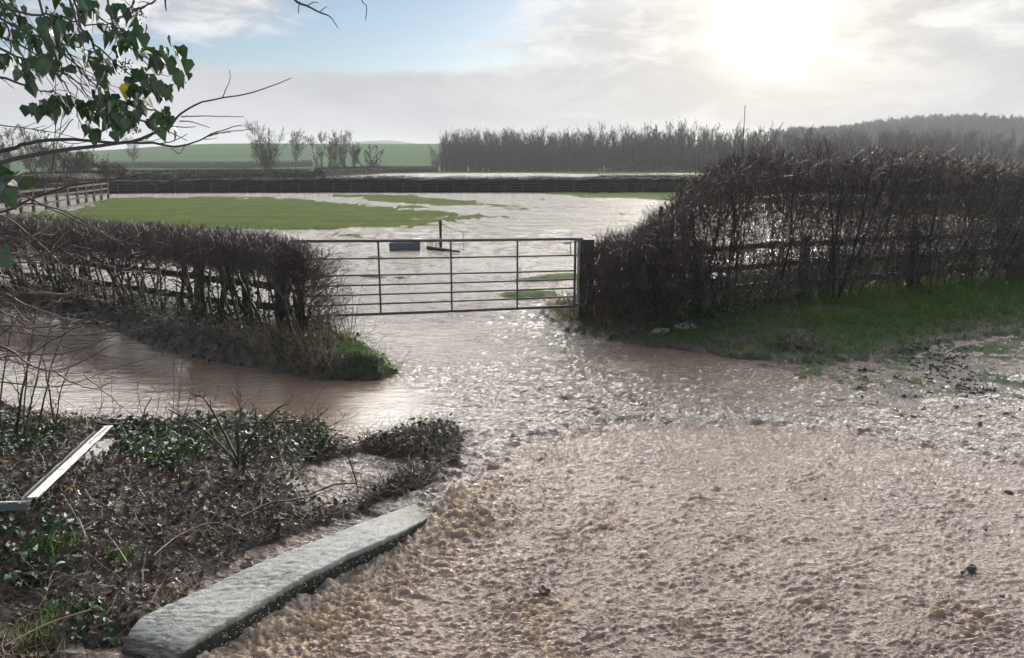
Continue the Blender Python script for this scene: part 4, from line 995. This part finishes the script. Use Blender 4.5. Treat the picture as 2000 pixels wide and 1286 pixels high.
b2_, br2 = branch(b, br, 300, (.3, 1), (.4, .9), (.25, .5), 3, .03, .2, .5, .0012)
child_space(mb.tubes(b, br, 3).tubes(b2_, br2, 3).build('arching_stem', M['twigred'], ar, True), ar)

# ================================================================== OVERHANGING IVY-CLAD BRANCHES, TOP LEFT
iv = empty('ivy_clad_tree', tuple(at(-420, 330, 2.6)*np.array([1, 1, 0]))); tag(iv, 'tree branches hung with dark ivy leaves reaching in at the top left', 'tree')
def iv_path(pts, Y0, dY, n=26): return spline([at(x, y, Y0+dY*j/(len(pts)-1)) for j, (x, y) in enumerate(pts)], n)
BR = [(((-420, 420), (-200, 330), (0, 297), (52, 280), (122, 273), (210, 278), (297, 280), (343, 287), (385, 276), (420, 259), (472, 245)), 2.35, .3, .0085, .0015),
      (((-420, 440), (-200, 370), (0, 318), (70, 301), (140, 292), (210, 283), (262, 275), (308, 257), (336, 241), (353, 224), (385, 203), (437, 191), (507, 177), (568, 152)), 2.3, .2, .0085, .0013),
      (((-420, 520), (-150, 450), (0, 416), (70, 385), (140, 364), (210, 353), (262, 345), (332, 333)), 2.6, .2, .006, .0013),
      (((-200, 330), (25, 378), (87, 402), (175, 445), (240, 478)), 2.5, .1, .004, .0013), (((-200, 370), (0, 395), (80, 400), (150, 425), (230, 470), (300, 480)), 2.7, .1, .004, .0012),
      (((-420, 230), (-100, 236), (0, 245), (60, 252), (120, 262), (170, 276)), 2.5, .2, .003, .001)]
TW = [((353, 228), (390, 227), (476, 228)), ((350, 236), (380, 240), (410, 250)), ((336, 246), (360, 249), (381, 248)), ((330, 258), (345, 265), (366, 275)), ((405, 266), (440, 258), (493, 253)), ((400, 268), (430, 260), (450, 259)), ((310, 282), (340, 275), (366, 262)),
      ((285, 272), (300, 262), (310, 252)), ((50, 280), (45, 262), (38, 245)), ((135, 288), (130, 300), (134, 290)), ((102, 330), (105, 280), (110, 230), (108, 150)), ((100, 340), (108, 300), (120, 240), (130, 180)), ((250, 350), (255, 330), (248, 318)), ((120, 262), (140, 235), (143, 236)), ((190, 355), (175, 330), (160, 318)), ((335, 290), (350, 300), (362, 285))]
DR = [((-40, -60), (20, 20), (70, 60), (150, 130), (200, 185), (240, 225)), ((60, -60), (90, 40), (130, 100), (165, 150), (205, 190)), ((120, -60), (150, 40), (190, 90), (260, 150), (285, 140)), ((150, -60), (185, 25), (240, 60), (290, 100), (320, 120)), ((-80, 20), (0, 70), (60, 100), (120, 140), (170, 192)), ((-60, 60), (30, 110), (100, 130), (150, 160), (180, 200)),
      ((-80, -20), (40, 25), (110, 30), (170, 50), (230, 45)), ((200, -60), (225, 60), (250, 85), (270, 110), (310, 150)), ((260, -60), (262, 0), (240, 30), (225, 50)), ((-40, 140), (60, 170), (100, 180), (150, 195)), ((0, -30), (50, 50), (60, 120), (70, 180)), ((-60, -10), (40, 60), (110, 80), (200, 110)), ((340, -60), (300, 5), (255, 22), (215, 50)), ((240, 225), (290, 240), (320, 235)), ((215, 190), (255, 205), (300, 215), (330, 230)),
      ((130, -60), (150, 20), (155, 60), (160, 100)), ((-20, -60), (10, 30), (20, 90), (10, 130)), ((90, 120), (130, 170), (160, 250)), ((170, 60), (200, 130), (215, 190))]
TOPR = [((520, -60), (575, 0), (600, 12), (625, 25), (645, 33), (660, 55)), ((690, -60), (706, 0), (716, 12), (714, 40)), ((600, 12), (612, 5), (622, 6)), ((585, 6), (583, 16), (583, 26)), ((625, 24), (635, 15), (642, 14)), ((322, -30), (323, 8), (325, 22))]
mb = MB(); iva = []
for p_, Y0, dY, r0, r1 in BR: q = iv_path(p_, Y0, dY, 34)+R.normal(0, .0012, (34, 3)); iva.append(q); mb.tubes(q, np.linspace(r0, r1, 34), 6)
dro = []
for p_ in TW: q = iv_path(p_, 2.45, .05, 12)+R.normal(0, .0008, (12, 3)); mb.tubes(q, np.linspace(.0020, .0011, 12), 4)
for p_ in DR: q = iv_path(p_, 2.1+.5*R.random(), .2*R.random(), 20)+R.normal(0, .002, (20, 3)); dro.append(q); mb.tubes(q, np.linspace(.0040, .0014, 20), 4)
for k, p_ in enumerate(TOPR): q = iv_path(p_, 2.3, .05, 14); mb.tubes(q, np.linspace(.0045 if k in (0, 5) else .0018, .0012, 14), 5)
dro = np.array(dro); rr = np.full((len(dro), 20), .003)
b, br = branch(dro, rr, 150, (.1, 1), (.3, .9), (.1, .35), 6, -.04, .16, .6, .0012); mb.tubes(b, br, 3)
b2_, br2 = branch(np.array(iva), np.full((len(iva), 34), .004), 26, (.35, .9), (.4, .9), (.05, .13), 6, .05, .14, .5, .0011); mb.tubes(b2_, br2, 3)
nb = 260; bc = np.array([at(x, y, Y) for x, y, Y in ((350, 152, 2.3), (262, 250, 2.3), (130, 205, 2.3), (243, 130, 2.4), (270, 30, 2.4), (20, 368, 2.2))])[R.integers(0, 6, nb)]+R.normal(0, .010, (nb, 3))
mb.inst(lump_tpl(4)[0]*[1.8, 2, 2.9]/2, LF, bc, rotm(nb, 0, None, None, .0048))
child_space(mb.build('branch', M['stem'], iv, True), iv)
CL = [(20, 10, 5, 22, 2.4), (100, 25, 8, 28, 2.3), (150, 12, 10, 24, 2.3), (60, 60, 8, 22, 2.5), (35, 85, 4, 16, 2.4), (90, 60, 12, 24, 2.2), (75, 110, 16, 20, 2.2), (110, 80, 12, 22, 2.3), (65, 140, 12, 15, 2.25), (150, 75, 8, 18, 2.4), (165, 30, 8, 20, 2.3), (225, 20, 6, 18, 2.4), (250, 28, 4, 10, 2.3), (240, 75, 12, 18, 2.4), (265, 90, 10, 15, 2.4), (215, 65, 8, 14, 2.4), (275, 60, 6, 13, 2.4), (310, 110, 14, 16, 2.3), (335, 120, 12, 15, 2.3), (345, 150, 9, 12, 2.3), (300, 165, 12, 14, 2.3), (320, 175, 6, 12, 2.3), (275, 145, 5, 10, 2.4),
      (180, 115, 8, 16, 2.4), (205, 140, 10, 16, 2.4), (225, 115, 5, 14, 2.4), (110, 135, 6, 14, 2.4), (70, 215, 12, 12, 2.3), (95, 210, 10, 12, 2.3), (118, 200, 6, 9, 2.3), (130, 198, 6, 8, 2.3), (160, 210, 8, 11, 2.4), (185, 215, 12, 14, 2.3), (205, 225, 14, 16, 2.3), (225, 205, 14, 16, 2.3), (240, 235, 16, 15, 2.3), (255, 225, 12, 14, 2.3), (205, 190, 9, 14, 2.4), (255, 170, 9, 12, 2.4), (270, 200, 8, 13, 2.4), (170, 250, 6, 9, 2.3), (188, 262, 3, 5, 2.3), (300, 235, 5, 9, 2.35), (322, 232, 8, 12, 2.35), (318, 250, 5, 8, 2.35), (10, 120, 6, 12, 2.4), (30, 130, 5, 14, 2.4), (0, 45, 5, 18, 2.3)]
pos = []
for x, y, n, s0, Y0 in CL:
    for _ in range(int(n*1.35)): pos.append(at(x+R.normal(0, s0*.75), y+R.normal(0, s0*.7)-6, Y0+R.normal(0, .12)))
pos = np.array(pos)
child_space(leaves(MB(), pos, .040, 0, 'ivy', True).build('ivy', M['ivy'], iv), iv)
child_space(leaves(MB(), np.array([at(280, 190, 2.3), at(247, 165, 2.35), at(110, 65, 2.3)]), .055, 0, 'ivy', True).build('yellowing_foliage', M['ivyyellow'], iv), iv)
# closer leaves at the left edge
pos = np.array([at(x, y, 1.7) for x, y in ((10, 335), (28, 345), (5, 350), (-10, 360), (8, 372), (-5, 385), (40, 352), (-20, 340), (10, 520), (-5, 560))])
child_space(leaves(MB(), pos, .055, .9).build('ivy', M['ivy'], iv), iv)

# ================================================================== MIDDLE DISTANCE
def far_hedge(name, label, cpts, ht, th, ntw, mat='farhedge', parts=True, rough=.12, tw=.22, tr=.012):
    L = poly_s(cpts, 2)[1]; n = int(L/.5)+2; path, _ = poly_s(cpts, n); _, nn = along(cpts, np.linspace(0, 1, n))
    prof = [(-.5, -.2), (-.5, .3), (-.48, .7), (-.36, .93), (-.12, 1.0), (.12, 1.0), (.36, .93), (.48, .7), (.5, .3), (.5, -.2)]
    zg = ground_z(path[:, 0], path[:, 1]); V = []
    hh = ht*(1+rough*fbm(path[:, 0]/3, path[:, 1]/3, 3, 600))
    for t, z in prof:
        j = R.normal(0, rough*.5, (n, 3))*[1, 1, .5]
        V.append(np.c_[path+nn*(t*th), zg+z*hh*.92]+j)
    V = np.stack(V, 1); m_ = len(prof); i = np.arange(n-1)[:, None]*m_+np.arange(m_-1)[None]
    f = np.stack([i, i+1, i+m_+1, i+m_], -1).reshape(-1, 4)
    root = empty(name, (cpts[0][0], cpts[0][1], 0)); tag(root, label, 'hedge')
    child_space(mk('hedge_body', V.reshape(-1, 3), f, M[mat], root, False, {'rnd': R.random(n*m_)}), root)
    s0 = R.random(ntw); p, n2 = along(cpts, s0); u = R.uniform(-.52, .52, (ntw, 1)); xy = p+n2*u*th
    hz = np.interp(s0, np.linspace(0, 1, n), hh); k = R.random(ntw) < .55
    z = np.where(k, hz*.93, hz*R.random(ntw)*.95); xy = np.where(k[:, None], xy, p-n2*np.sign(n2[:, 1:2])*th*.5)
    a = grow(np.c_[xy, ground_z(xy[:, 0], xy[:, 1])+z], np.c_[R.normal(0, .5, (ntw, 2)), R.uniform(.3, 1, ntw)], tw*R.uniform(.5, 1.2, ntw), 3, .2)
    child_space(MB().tubes(a, np.full((ntw, 3), tr)*[1, .8, .5], 3).build('twig', M[mat], root), root)
    return root
G2 = lambda px, py, z=0.: P(px, py, z)[:2]
hf = [G2(195, 378), G2(400, 376.5), G2(700, 376), G2(1000, 376), G2(1330, 376.5), G2(1700, 377), G2(2300, 378)]
for p_ in hf: p_[1] += 1.4
far_hedge('field_hedge', 'long low trimmed hedge straight across the field behind the rail fence', hf, 1.25, 1.6, 15000)
# its rail fence
rf = empty('rail_fence', (float(hf[0][0]), float(hf[0][1]), 0)); tag(rf, 'low grey rail fence in front of the long hedge across the flooded field', 'fence')
fp, L = poly_s([h_-np.array([0, 1.5]) for h_ in hf], 62)
for i, q in enumerate(fp):
    child_space(MB().beam([*q, -.1], [q[0]+R.normal(0, .01), q[1], .80+R.normal(0, .02)], .09, .07, (0, 1, 0), 1).build('post', M['farpost'], rf), rf)
for zz in (.70, .48, .24):
    pr = np.c_[fp+[0, -.05], np.full(62, zz)+R.normal(0, .008, 62)]
    mb = MB()
    for a, b in zip(pr[:-1], pr[1:]): mb.beam(a, b, .03, .065, (0, 0, 1), 1)
    child_space(mb.build('rail', M['farpost'], rf), rf)
# cross hedge and fence on the left
cf = [np.array(G2(212, 388)), np.array(G2(150, 399)), np.array(G2(60, 414)), np.array(G2(-80, 440))]
rf = empty('rail_fence', (float(cf[1][0]), float(cf[1][1]), 0)); tag(rf, 'dark rail fence down the left side of the field, water shining through it', 'fence')
fp, L = poly_s(cf, 14)
for q in fp: child_space(MB().beam([*q, -.1], [*q, 1.15], .12, .12, (0, 1, 0), 1).build('post', M['bark'], rf), rf)
for zz in (1.02, .68, .34):
    pr = np.c_[fp, np.full(14, zz)]; mb = MB()
    for a, b in zip(pr[:-1], pr[1:]): mb.beam(a, b, .04, .11, (0, 0, 1), 1)
    child_space(mb.build('rail', M['bark'], rf), rf)
far_hedge('side_hedge', 'brown trimmed hedge beyond the side fence at the left of the field', [G2(205, 376), G2(150, 379), G2(60, 383), G2(-60, 388), G2(-300, 400)], 1.25, 1.4, 5000)
far_hedge('distant_hedge', 'hedge along the foot of the green hill, far left', [G2(150, 332), G2(350, 332.5), G2(480, 332.5), G2(610, 332)], 2.2, 2.5, 3500, tr=.04, tw=.6)
far_hedge('distant_hedge', 'short dark hedge below the spreading bare tree', [G2(330, 351), G2(400, 349), G2(480, 347), G2(540, 346.5), G2(606, 347)], 1.1, 2.5, 3500, tr=.03, tw=.5)
far_hedge('distant_hedge', 'dark hedge running from the ivy clad trees towards the wood', [G2(622, 345), G2(700, 341), G2(760, 338), G2(850, 336.5)], 1.4, 2.0, 4500, tr=.03, tw=.5)
far_hedge('distant_hedge', 'dark low hedge at the left edge beneath the copse', [G2(-250, 372), G2(0, 366), G2(130, 362), G2(225, 357), G2(330, 354)], 1.3, 3.0, 4200, tr=.02, tw=.4)

def bare_tree(name, label, seed, h, spread, forks=1, nb=26, nb2=160, nb3=700, r=.18, up=.10, t0=.25, ivy=0, group=None, ang=(.35, .8), rt=.03, lean=.08):
    global R
    keep, R = R, np.random.default_rng(seed)
    root = empty(name); tag(root, label, 'tree', group)
    st = np.c_[R.normal(0, .15*forks**.5, (forks, 2)), np.full(forks, -.2)]
    K = 9; tr = grow(st, np.c_[R.normal(0, lean+.25*(forks > 1), (forks, 2)), np.ones(forks)], h*R.uniform(.75, 1., forks), K, .06, .05)
    rr = np.full((forks, K), r)*np.linspace(1, .15, K)*R.uniform(.6, 1, (forks, 1))
    MB().tubes(tr, rr, 6).build('trunk', M['bark'], root, True)
    b1, q1 = branch(tr, rr, nb*forks, (t0, 1), ang, (.3*spread, .62*spread), 7, up, .10, .5, rt, tl=.5)
    b2, q2 = branch(b1, q1, nb2*forks, (.15, 1), (.3, .8), (.3, .6), 5, up, .13, .5, rt*.8)
    b3, q3 = branch(b2, q2, nb3*forks, (.1, 1), (.3, .8), (.4, .8), 4, up*1.2, .16, .5, rt*.6)
    MB().tubes(b1, q1, 4).tubes(b2, q2, 3).tubes(b3, q3, 3).build('crown', M['bark'], root)
    if ivy:
        k = R.integers(0, forks, ivy); kk = R.integers(0, 5, ivy); ps = tr[k, kk]+(tr[k, kk+1]-tr[k, kk])*R.random((ivy, 1))+R.normal(0, .28, (ivy, 3))
        leaves(MB(), ps, .3, 1.2).build('ivy', M['ivy'], root)
    R = keep
    return root
def put(o, px, Y, rz=0, s=1.): o.location = (at(px, 300, Y)[0], Y, float(ground_z(at(px, 300, Y)[0], Y)[0])); o.rotation_euler = (0, 0, rz); o.scale = (s, s, s); return o
put(bare_tree('bare_tree', 'small lone bare tree on the green hill behind the ivy branch', 11, 12., 1.1, 1, 26, 240, 1400, .3, .05, .3, rt=.026), 257, 262)
put(bare_tree('spreading_tree', 'wide many stemmed bare tree before the green hill, left of the taller one', 12, 8.4, 1.25, 8, 10, 80, 420, .14, .04, .12, rt=.018, lean=.28), 518, 140)
put(bare_tree('bare_tree', 'taller slender bare tree just right of the wide many stemmed one', 13, 11.8, 1.0, 1, 30, 300, 1700, .26, .07, .3, rt=.022), 574, 195)
for px, sd_, h_, lb in ((625, 21, 8.6, 'first ivy clad bare tree of the clump, at its left end'), (641, 22, 9.8, 'second ivy clad tree of the clump, tall and upright'), (655, 23, 10.0, 'third ivy clad tree, the tallest in the middle of the clump'), (671, 24, 9.6, 'fourth ivy clad tree of the clump with a forked top'), (688, 25, 8.4, 'fifth ivy clad tree at the right end of the clump')):
    put(bare_tree('ivy_clad_tree', lb, sd_, h_, 1.0, 2, 13, 110, 620, .2, .08, .35, 420, rt=.022, group='ivy clad trees of the clump'), px, 188)
put(bare_tree('leaning_tree', 'low leaning scrubby tree right of the ivy clad clump', 26, 7., 1.1, 4, 8, 70, 380, .16, .04, .15, 160, rt=.035, lean=.35), 715, 186)
# copse and scrub on the left
for i, (px, Y, h_, f_, lb) in enumerate(((-40, 100, 7.6, 3, 'bare copse tree half cut by the left edge of the photo'), (15, 104, 7.4, 3, 'dense bare copse tree at the far left'), (60, 108, 7.2, 3, 'bare copse tree second from the left edge'), (100, 112, 6.2, 4, 'bushy copse tree behind the two long branches'), (130, 96, 4.6, 5, 'pale brown twiggy bush in front of the copse'), (165, 98, 4.2, 5, 'pale brown bush at the right end of the copse'), (205, 92, 2.8, 7, 'low dark bush where the side hedge meets the copse'), (232, 95, 2.2, 7, 'lowest dark bush at the corner of the field hedge'))):
    o = bare_tree('copse_tree' if i < 4 else 'bush', lb, 40+i, h_, 1.1, f_, 11, 100, 900 if i < 4 else 600, .11, .05, .06, 0, rt=.018, lean=.15)
    if i >= 4: o['category'] = 'bush'
    put(o, px, Y)
# row of trees on the left skyline
prot = [bare_tree('skyline_tree', 'one of the small bare trees lining the skyline behind the left copse', 60+i, 8.5, .8, 2, 10, 60, 200, .2, .08, .2, 0, rt=.07, group='bare trees on the left skyline') for i in range(2)]
for i, px in enumerate(np.linspace(-120, 205, 16)):
    o = prot[i] if i < 2 else copy_tree(prot[i % 2]); put(o, px+R.normal(0, 4), 330+R.normal(0, 10), R.random()*6, R.uniform(.75, 1.05)*(1 if px < 130 else .75))
# the wood
WG = 'bare poplars along the front of the wood'
vs = [bare_tree('woodland_tree', 'one of the tall upright bare trees forming the front of the long wood', 80+i, 12., .85, 2, 18, 120, 760, .15, .13, .10, 0, rt=.02, group=WG, ang=(.3, .62)) for i in range(5)]
front = []
px = 845
while px < 1700:
    Y0 = 226+R.normal(0, 3); topy = np.interp(px, [845, 880, 950, 1010, 1100, 1200, 1300, 1400, 1500, 1580, 1640], [280, 266, 267, 260, 264, 254, 249, 252, 256, 264, 268])
    hh = (320-topy)/F*Y0+H; front.append((px, Y0, hh)); px += R.uniform(6.5, 11)
for i, (px, Y0, hh) in enumerate(front):
    o = vs[i] if i < 5 else copy_tree(vs[i % 5]); put(o, px, Y0, R.random()*6, hh/12.*R.uniform(.86, 1.08))
def mass(name, label, tp, n, sampler, smin, smax, kind='stuff', rad=.05):
    """one object made of many bare trees drawn simply"""
    mb = MB(); xy = sampler(n); z = ground_z(xy[:, 0], xy[:, 1]); sc_ = R.uniform(smin, smax, n)
    h = tp*sc_; tr = grow(np.c_[xy, z-.2], np.c_[R.normal(0, .07, (n, 2)), np.ones(n)], h, 6, .06, .05); rr = np.full((n, 6), rad*3)*np.linspace(1, .2, 6); mb.tubes(tr, rr, 3)
    b, br = branch(tr, rr, n*34, (.06, 1), (.35, .85), (.28, .6), 5, .10, .12, .5, rad); mb.tubes(b, br, 3)
    b2, br2 = branch(b, br, n*70, (.1, 1), (.3, .7), (.35, .7), 3, .12, .15, .5, rad*.8); mb.tubes(b2, br2, 3)
    return tag(mb.build(name, M['bark']), label, 'wood', kind=kind)
def samp_wood(n):
    px = R.uniform(862, 2100, n); Y = R.uniform(229, 258, n); return np.c_[[at(a, 300, b)[0] for a, b in zip(px, Y)], Y]
mass('woodland', 'dense mass of bare trees behind the front row of the long wood', 10.6, 1000, samp_wood, .6, 1.08, rad=.03)
def samp_scrub(n): px = R.uniform(850, 1700, n); Y = R.uniform(222, 228, n); return np.c_[[at(a, 300, b)[0] for a, b in zip(px, Y)], Y]
mass('woodland_scrub', 'low twiggy scrub along the foot of the long wood', 4.2, 300, samp_scrub, .5, 1.1, rad=.04)
def samp_hill(n):
    y = R.uniform(480, 640, n); x = y*R.uniform(.16, .85, n); k = (x/y > .34); return np.c_[x, y][k] if False else np.c_[np.where(k, x, y*.36+R.random(n)*200), y]
mass('hill_woodland', 'far hazy wood covering the rounded rise on the right', 9.0, 1500, samp_hill, .75, 1.15, rad=.11)

# ---- things standing in the flooded field
tr_ = empty('water_trough', tuple(P(793, 487, 0))); tag(tr_, 'grey metal water trough standing in the flood beyond the gate', 'trough')
c = P(793, 486, 0); w_, d_, h_ = .84, .5, .15
a0 = np.array([-w_/2, -d_/2]); 
for (x0, y0, x1, y1) in ((-w_/2, -d_/2, w_/2, -d_/2), (-w_/2, d_/2, w_/2, d_/2), (-w_/2, -d_/2, -w_/2, d_/2), (w_/2, -d_/2, w_/2, d_/2)):
    MB().beam([x0, y0, .07], [x1, y1, .07], .02, h_+.12, (0, 0, 1), 2).build('trough_side', M['trough'], tr_)
MB().box([0, 0, .02], (w_-.03, d_-.03, .02)).build('trough_floor', M['trough'], tr_)
mbq = MB()
for (x0, y0, x1, y1) in ((-w_/2, -d_/2, w_/2, -d_/2), (-w_/2, d_/2, w_/2, d_/2), (-w_/2, -d_/2, -w_/2, d_/2), (w_/2, -d_/2, w_/2, d_/2)): mbq.tubes(np.linspace([x0, y0, .255], [x1, y1, .255], 3), np.full(3, .018), 6)
mbq.build('rim', M['trough'], tr_); MB().box([w_/2-.12, 0, .27], (.22, d_, .025)).build('valve_cover', M['trough'], tr_)
q0 = P(861, 486, 0)
fp_ = wood_post('field_post', 'thin dark post standing in the flooded field beside the trough', q0[0], q0[1], .07, .07, -.2, (at(861, 430, q0[1])[2]), .2)
wr = empty('wire_stake', tuple(P(906, 487, 0))); tag(wr, 'thin bent stake with a slack wire running down from the dark field post', 'stake')
s0 = P(906, 487, 0); MB().tubes(np.array([s0, at(905, 462, s0[1]), at(904, 452, s0[1])])-s0, [.009, .008, .007], 5).build('stake', M['wood'], wr)
MB().tubes(spline([at(863, 438, q0[1])-s0, at(880, 446, q0[1])-s0, at(892, 451, q0[1])-s0, at(903, 453, s0[1])-s0, at(916, 454, s0[1])-s0], 14), np.full(14, .006), 4).build('wire', M['wood'], wr)
s1 = P(1115, 497, 0); o = MB().tubes(np.array([[0, 0, -.1], at(1114, 470, s1[1])-s1, at(1117, 449, s1[1])-s1]), [.014, .012, .008], 5, True).build('thin_stake', M['wood']); o.location = s1
tag(o, 'thin leaning stake in the flood just left of the right gate post', 'stake')
q1 = P(848, 487, 0); shoots('reed_clump', 'thin dry reeds round the foot of the dark field post', 'reeds', 848, 487, 22, .45, .12, M['twigred'], .006, z=0., side=.18, tw=1)
o = MB().tubes(np.array([P(835, 484, .03), P(868, 488, .04), P(898, 492, .02)]), [.05, .045, .03], 6, True).build('floating_log', M['stem']); tag(o, 'dark log lying in the flood at the foot of the field post', 'log')
b0 = at(1453, 300, 11.9); zt = at(1450, 206, 11.9)[2]
o = MB().tubes(np.array([[0, 0, 0], [-.01, 0, 1.6], [-.03, 0, zt]]), [.012, .009, .0055], 5, True).build('thin_pole', M['wood']); o.location = (b0[0], 11.9, 0)
tag(o, 'single thin bare pole sticking up high above the tall right hedge', 'pole')

# ---- stones in the water
for i, (px, py, s0, lb) in enumerate(((1000, 866, .14, 'muddy brown rock breaking the water where the flow meets the road'), (1062, 1152, .06, 'small dark stone in the lower middle of the road water'), (1898, 1110, .05, 'black stone in the road water, largest of those at the lower right'), (1970, 962, .04, 'black stone near the right edge above the others'))):
    c = P(px, py, -.02 if i else 0.); v, f = lump_tpl(700+i)
    o = mk('stone', v*s0*[1.3, 1.2, 1.3], f, M['mudstone'] if i == 0 else M['stone'], None, False, {'rnd': np.full(len(v), .5)}); o.location = c; o.rotation_euler = (0, 0, R.random()*3); tag(o, lb, 'stone')
v, f = lump_tpl(720); src = None
for i, (px, py) in enumerate(((1822, 941), (1826, 946), (1758, 937), (1612, 974), (1925, 961), (1938, 960), (1985, 1006), (1925, 1035), (1970, 1044), (1971, 1066), (1880, 1118), (1958, 1165), (1972, 1163), (1894, 1056), (1770, 861), (1788, 884), (1232, 890), (1244, 982), (1302, 872), (1320, 880))):
    c = P(px, py, -.02)
    if src is None: o = src = mk('small_stone', v, f, M['stone'], None, False, {'rnd': np.full(len(v), .4)}); tag(o, 'one of the tiny black stones dotted over the road water', 'stone', 'tiny black stones in the road water')
    else: o = src.copy(); COL.objects.link(o)
    o.location = c; o.rotation_euler = (0, 0, R.random()*6); k = R.uniform(.012, .03); o.scale = (k, k, k)
c = P(110, 1300, -.05); v, f = lump_tpl(731); o = mk('stone', v*.24*[1.7, 1, .8], f, M['mudstone'], None, True, {'rnd': np.full(len(v), .5)}); o.location = c; tag(o, 'broad muddy stone at the bottom left corner, water running over it', 'stone')
c = P(484, 1104, .0); v, f = lump_tpl(732); o = mk('stone', v*.075*[1.2, 1.2, 1.6], f, M['mudstone'], None, False, {'rnd': np.full(len(v), .5)}); o.location = c; tag(o, 'small round stone in the brown water behind the kerb', 'stone')

# ---- haze
bm_ = MB().box((0, 780, 22), (3600, 1700, 50)); o = bm_.build('haze', M['bark']); o.data.materials.clear()
m = bpy.data.materials.new('haze'); m.use_nodes = True; m.node_tree.nodes.clear(); g = NG(m.node_tree)
pv = g.n('ShaderNodeVolumePrincipled'); pv.inputs['Color'].default_value = (.93, .95, 1., 1); pv.inputs['Density'].default_value = .0004; pv.inputs['Anisotropy'].default_value = .15
og = g.n('ShaderNodeOutputMaterial'); g.L.new(pv.outputs[0], og.inputs['Volume']); o.data.materials.append(m); tag(o, kind='stuff')
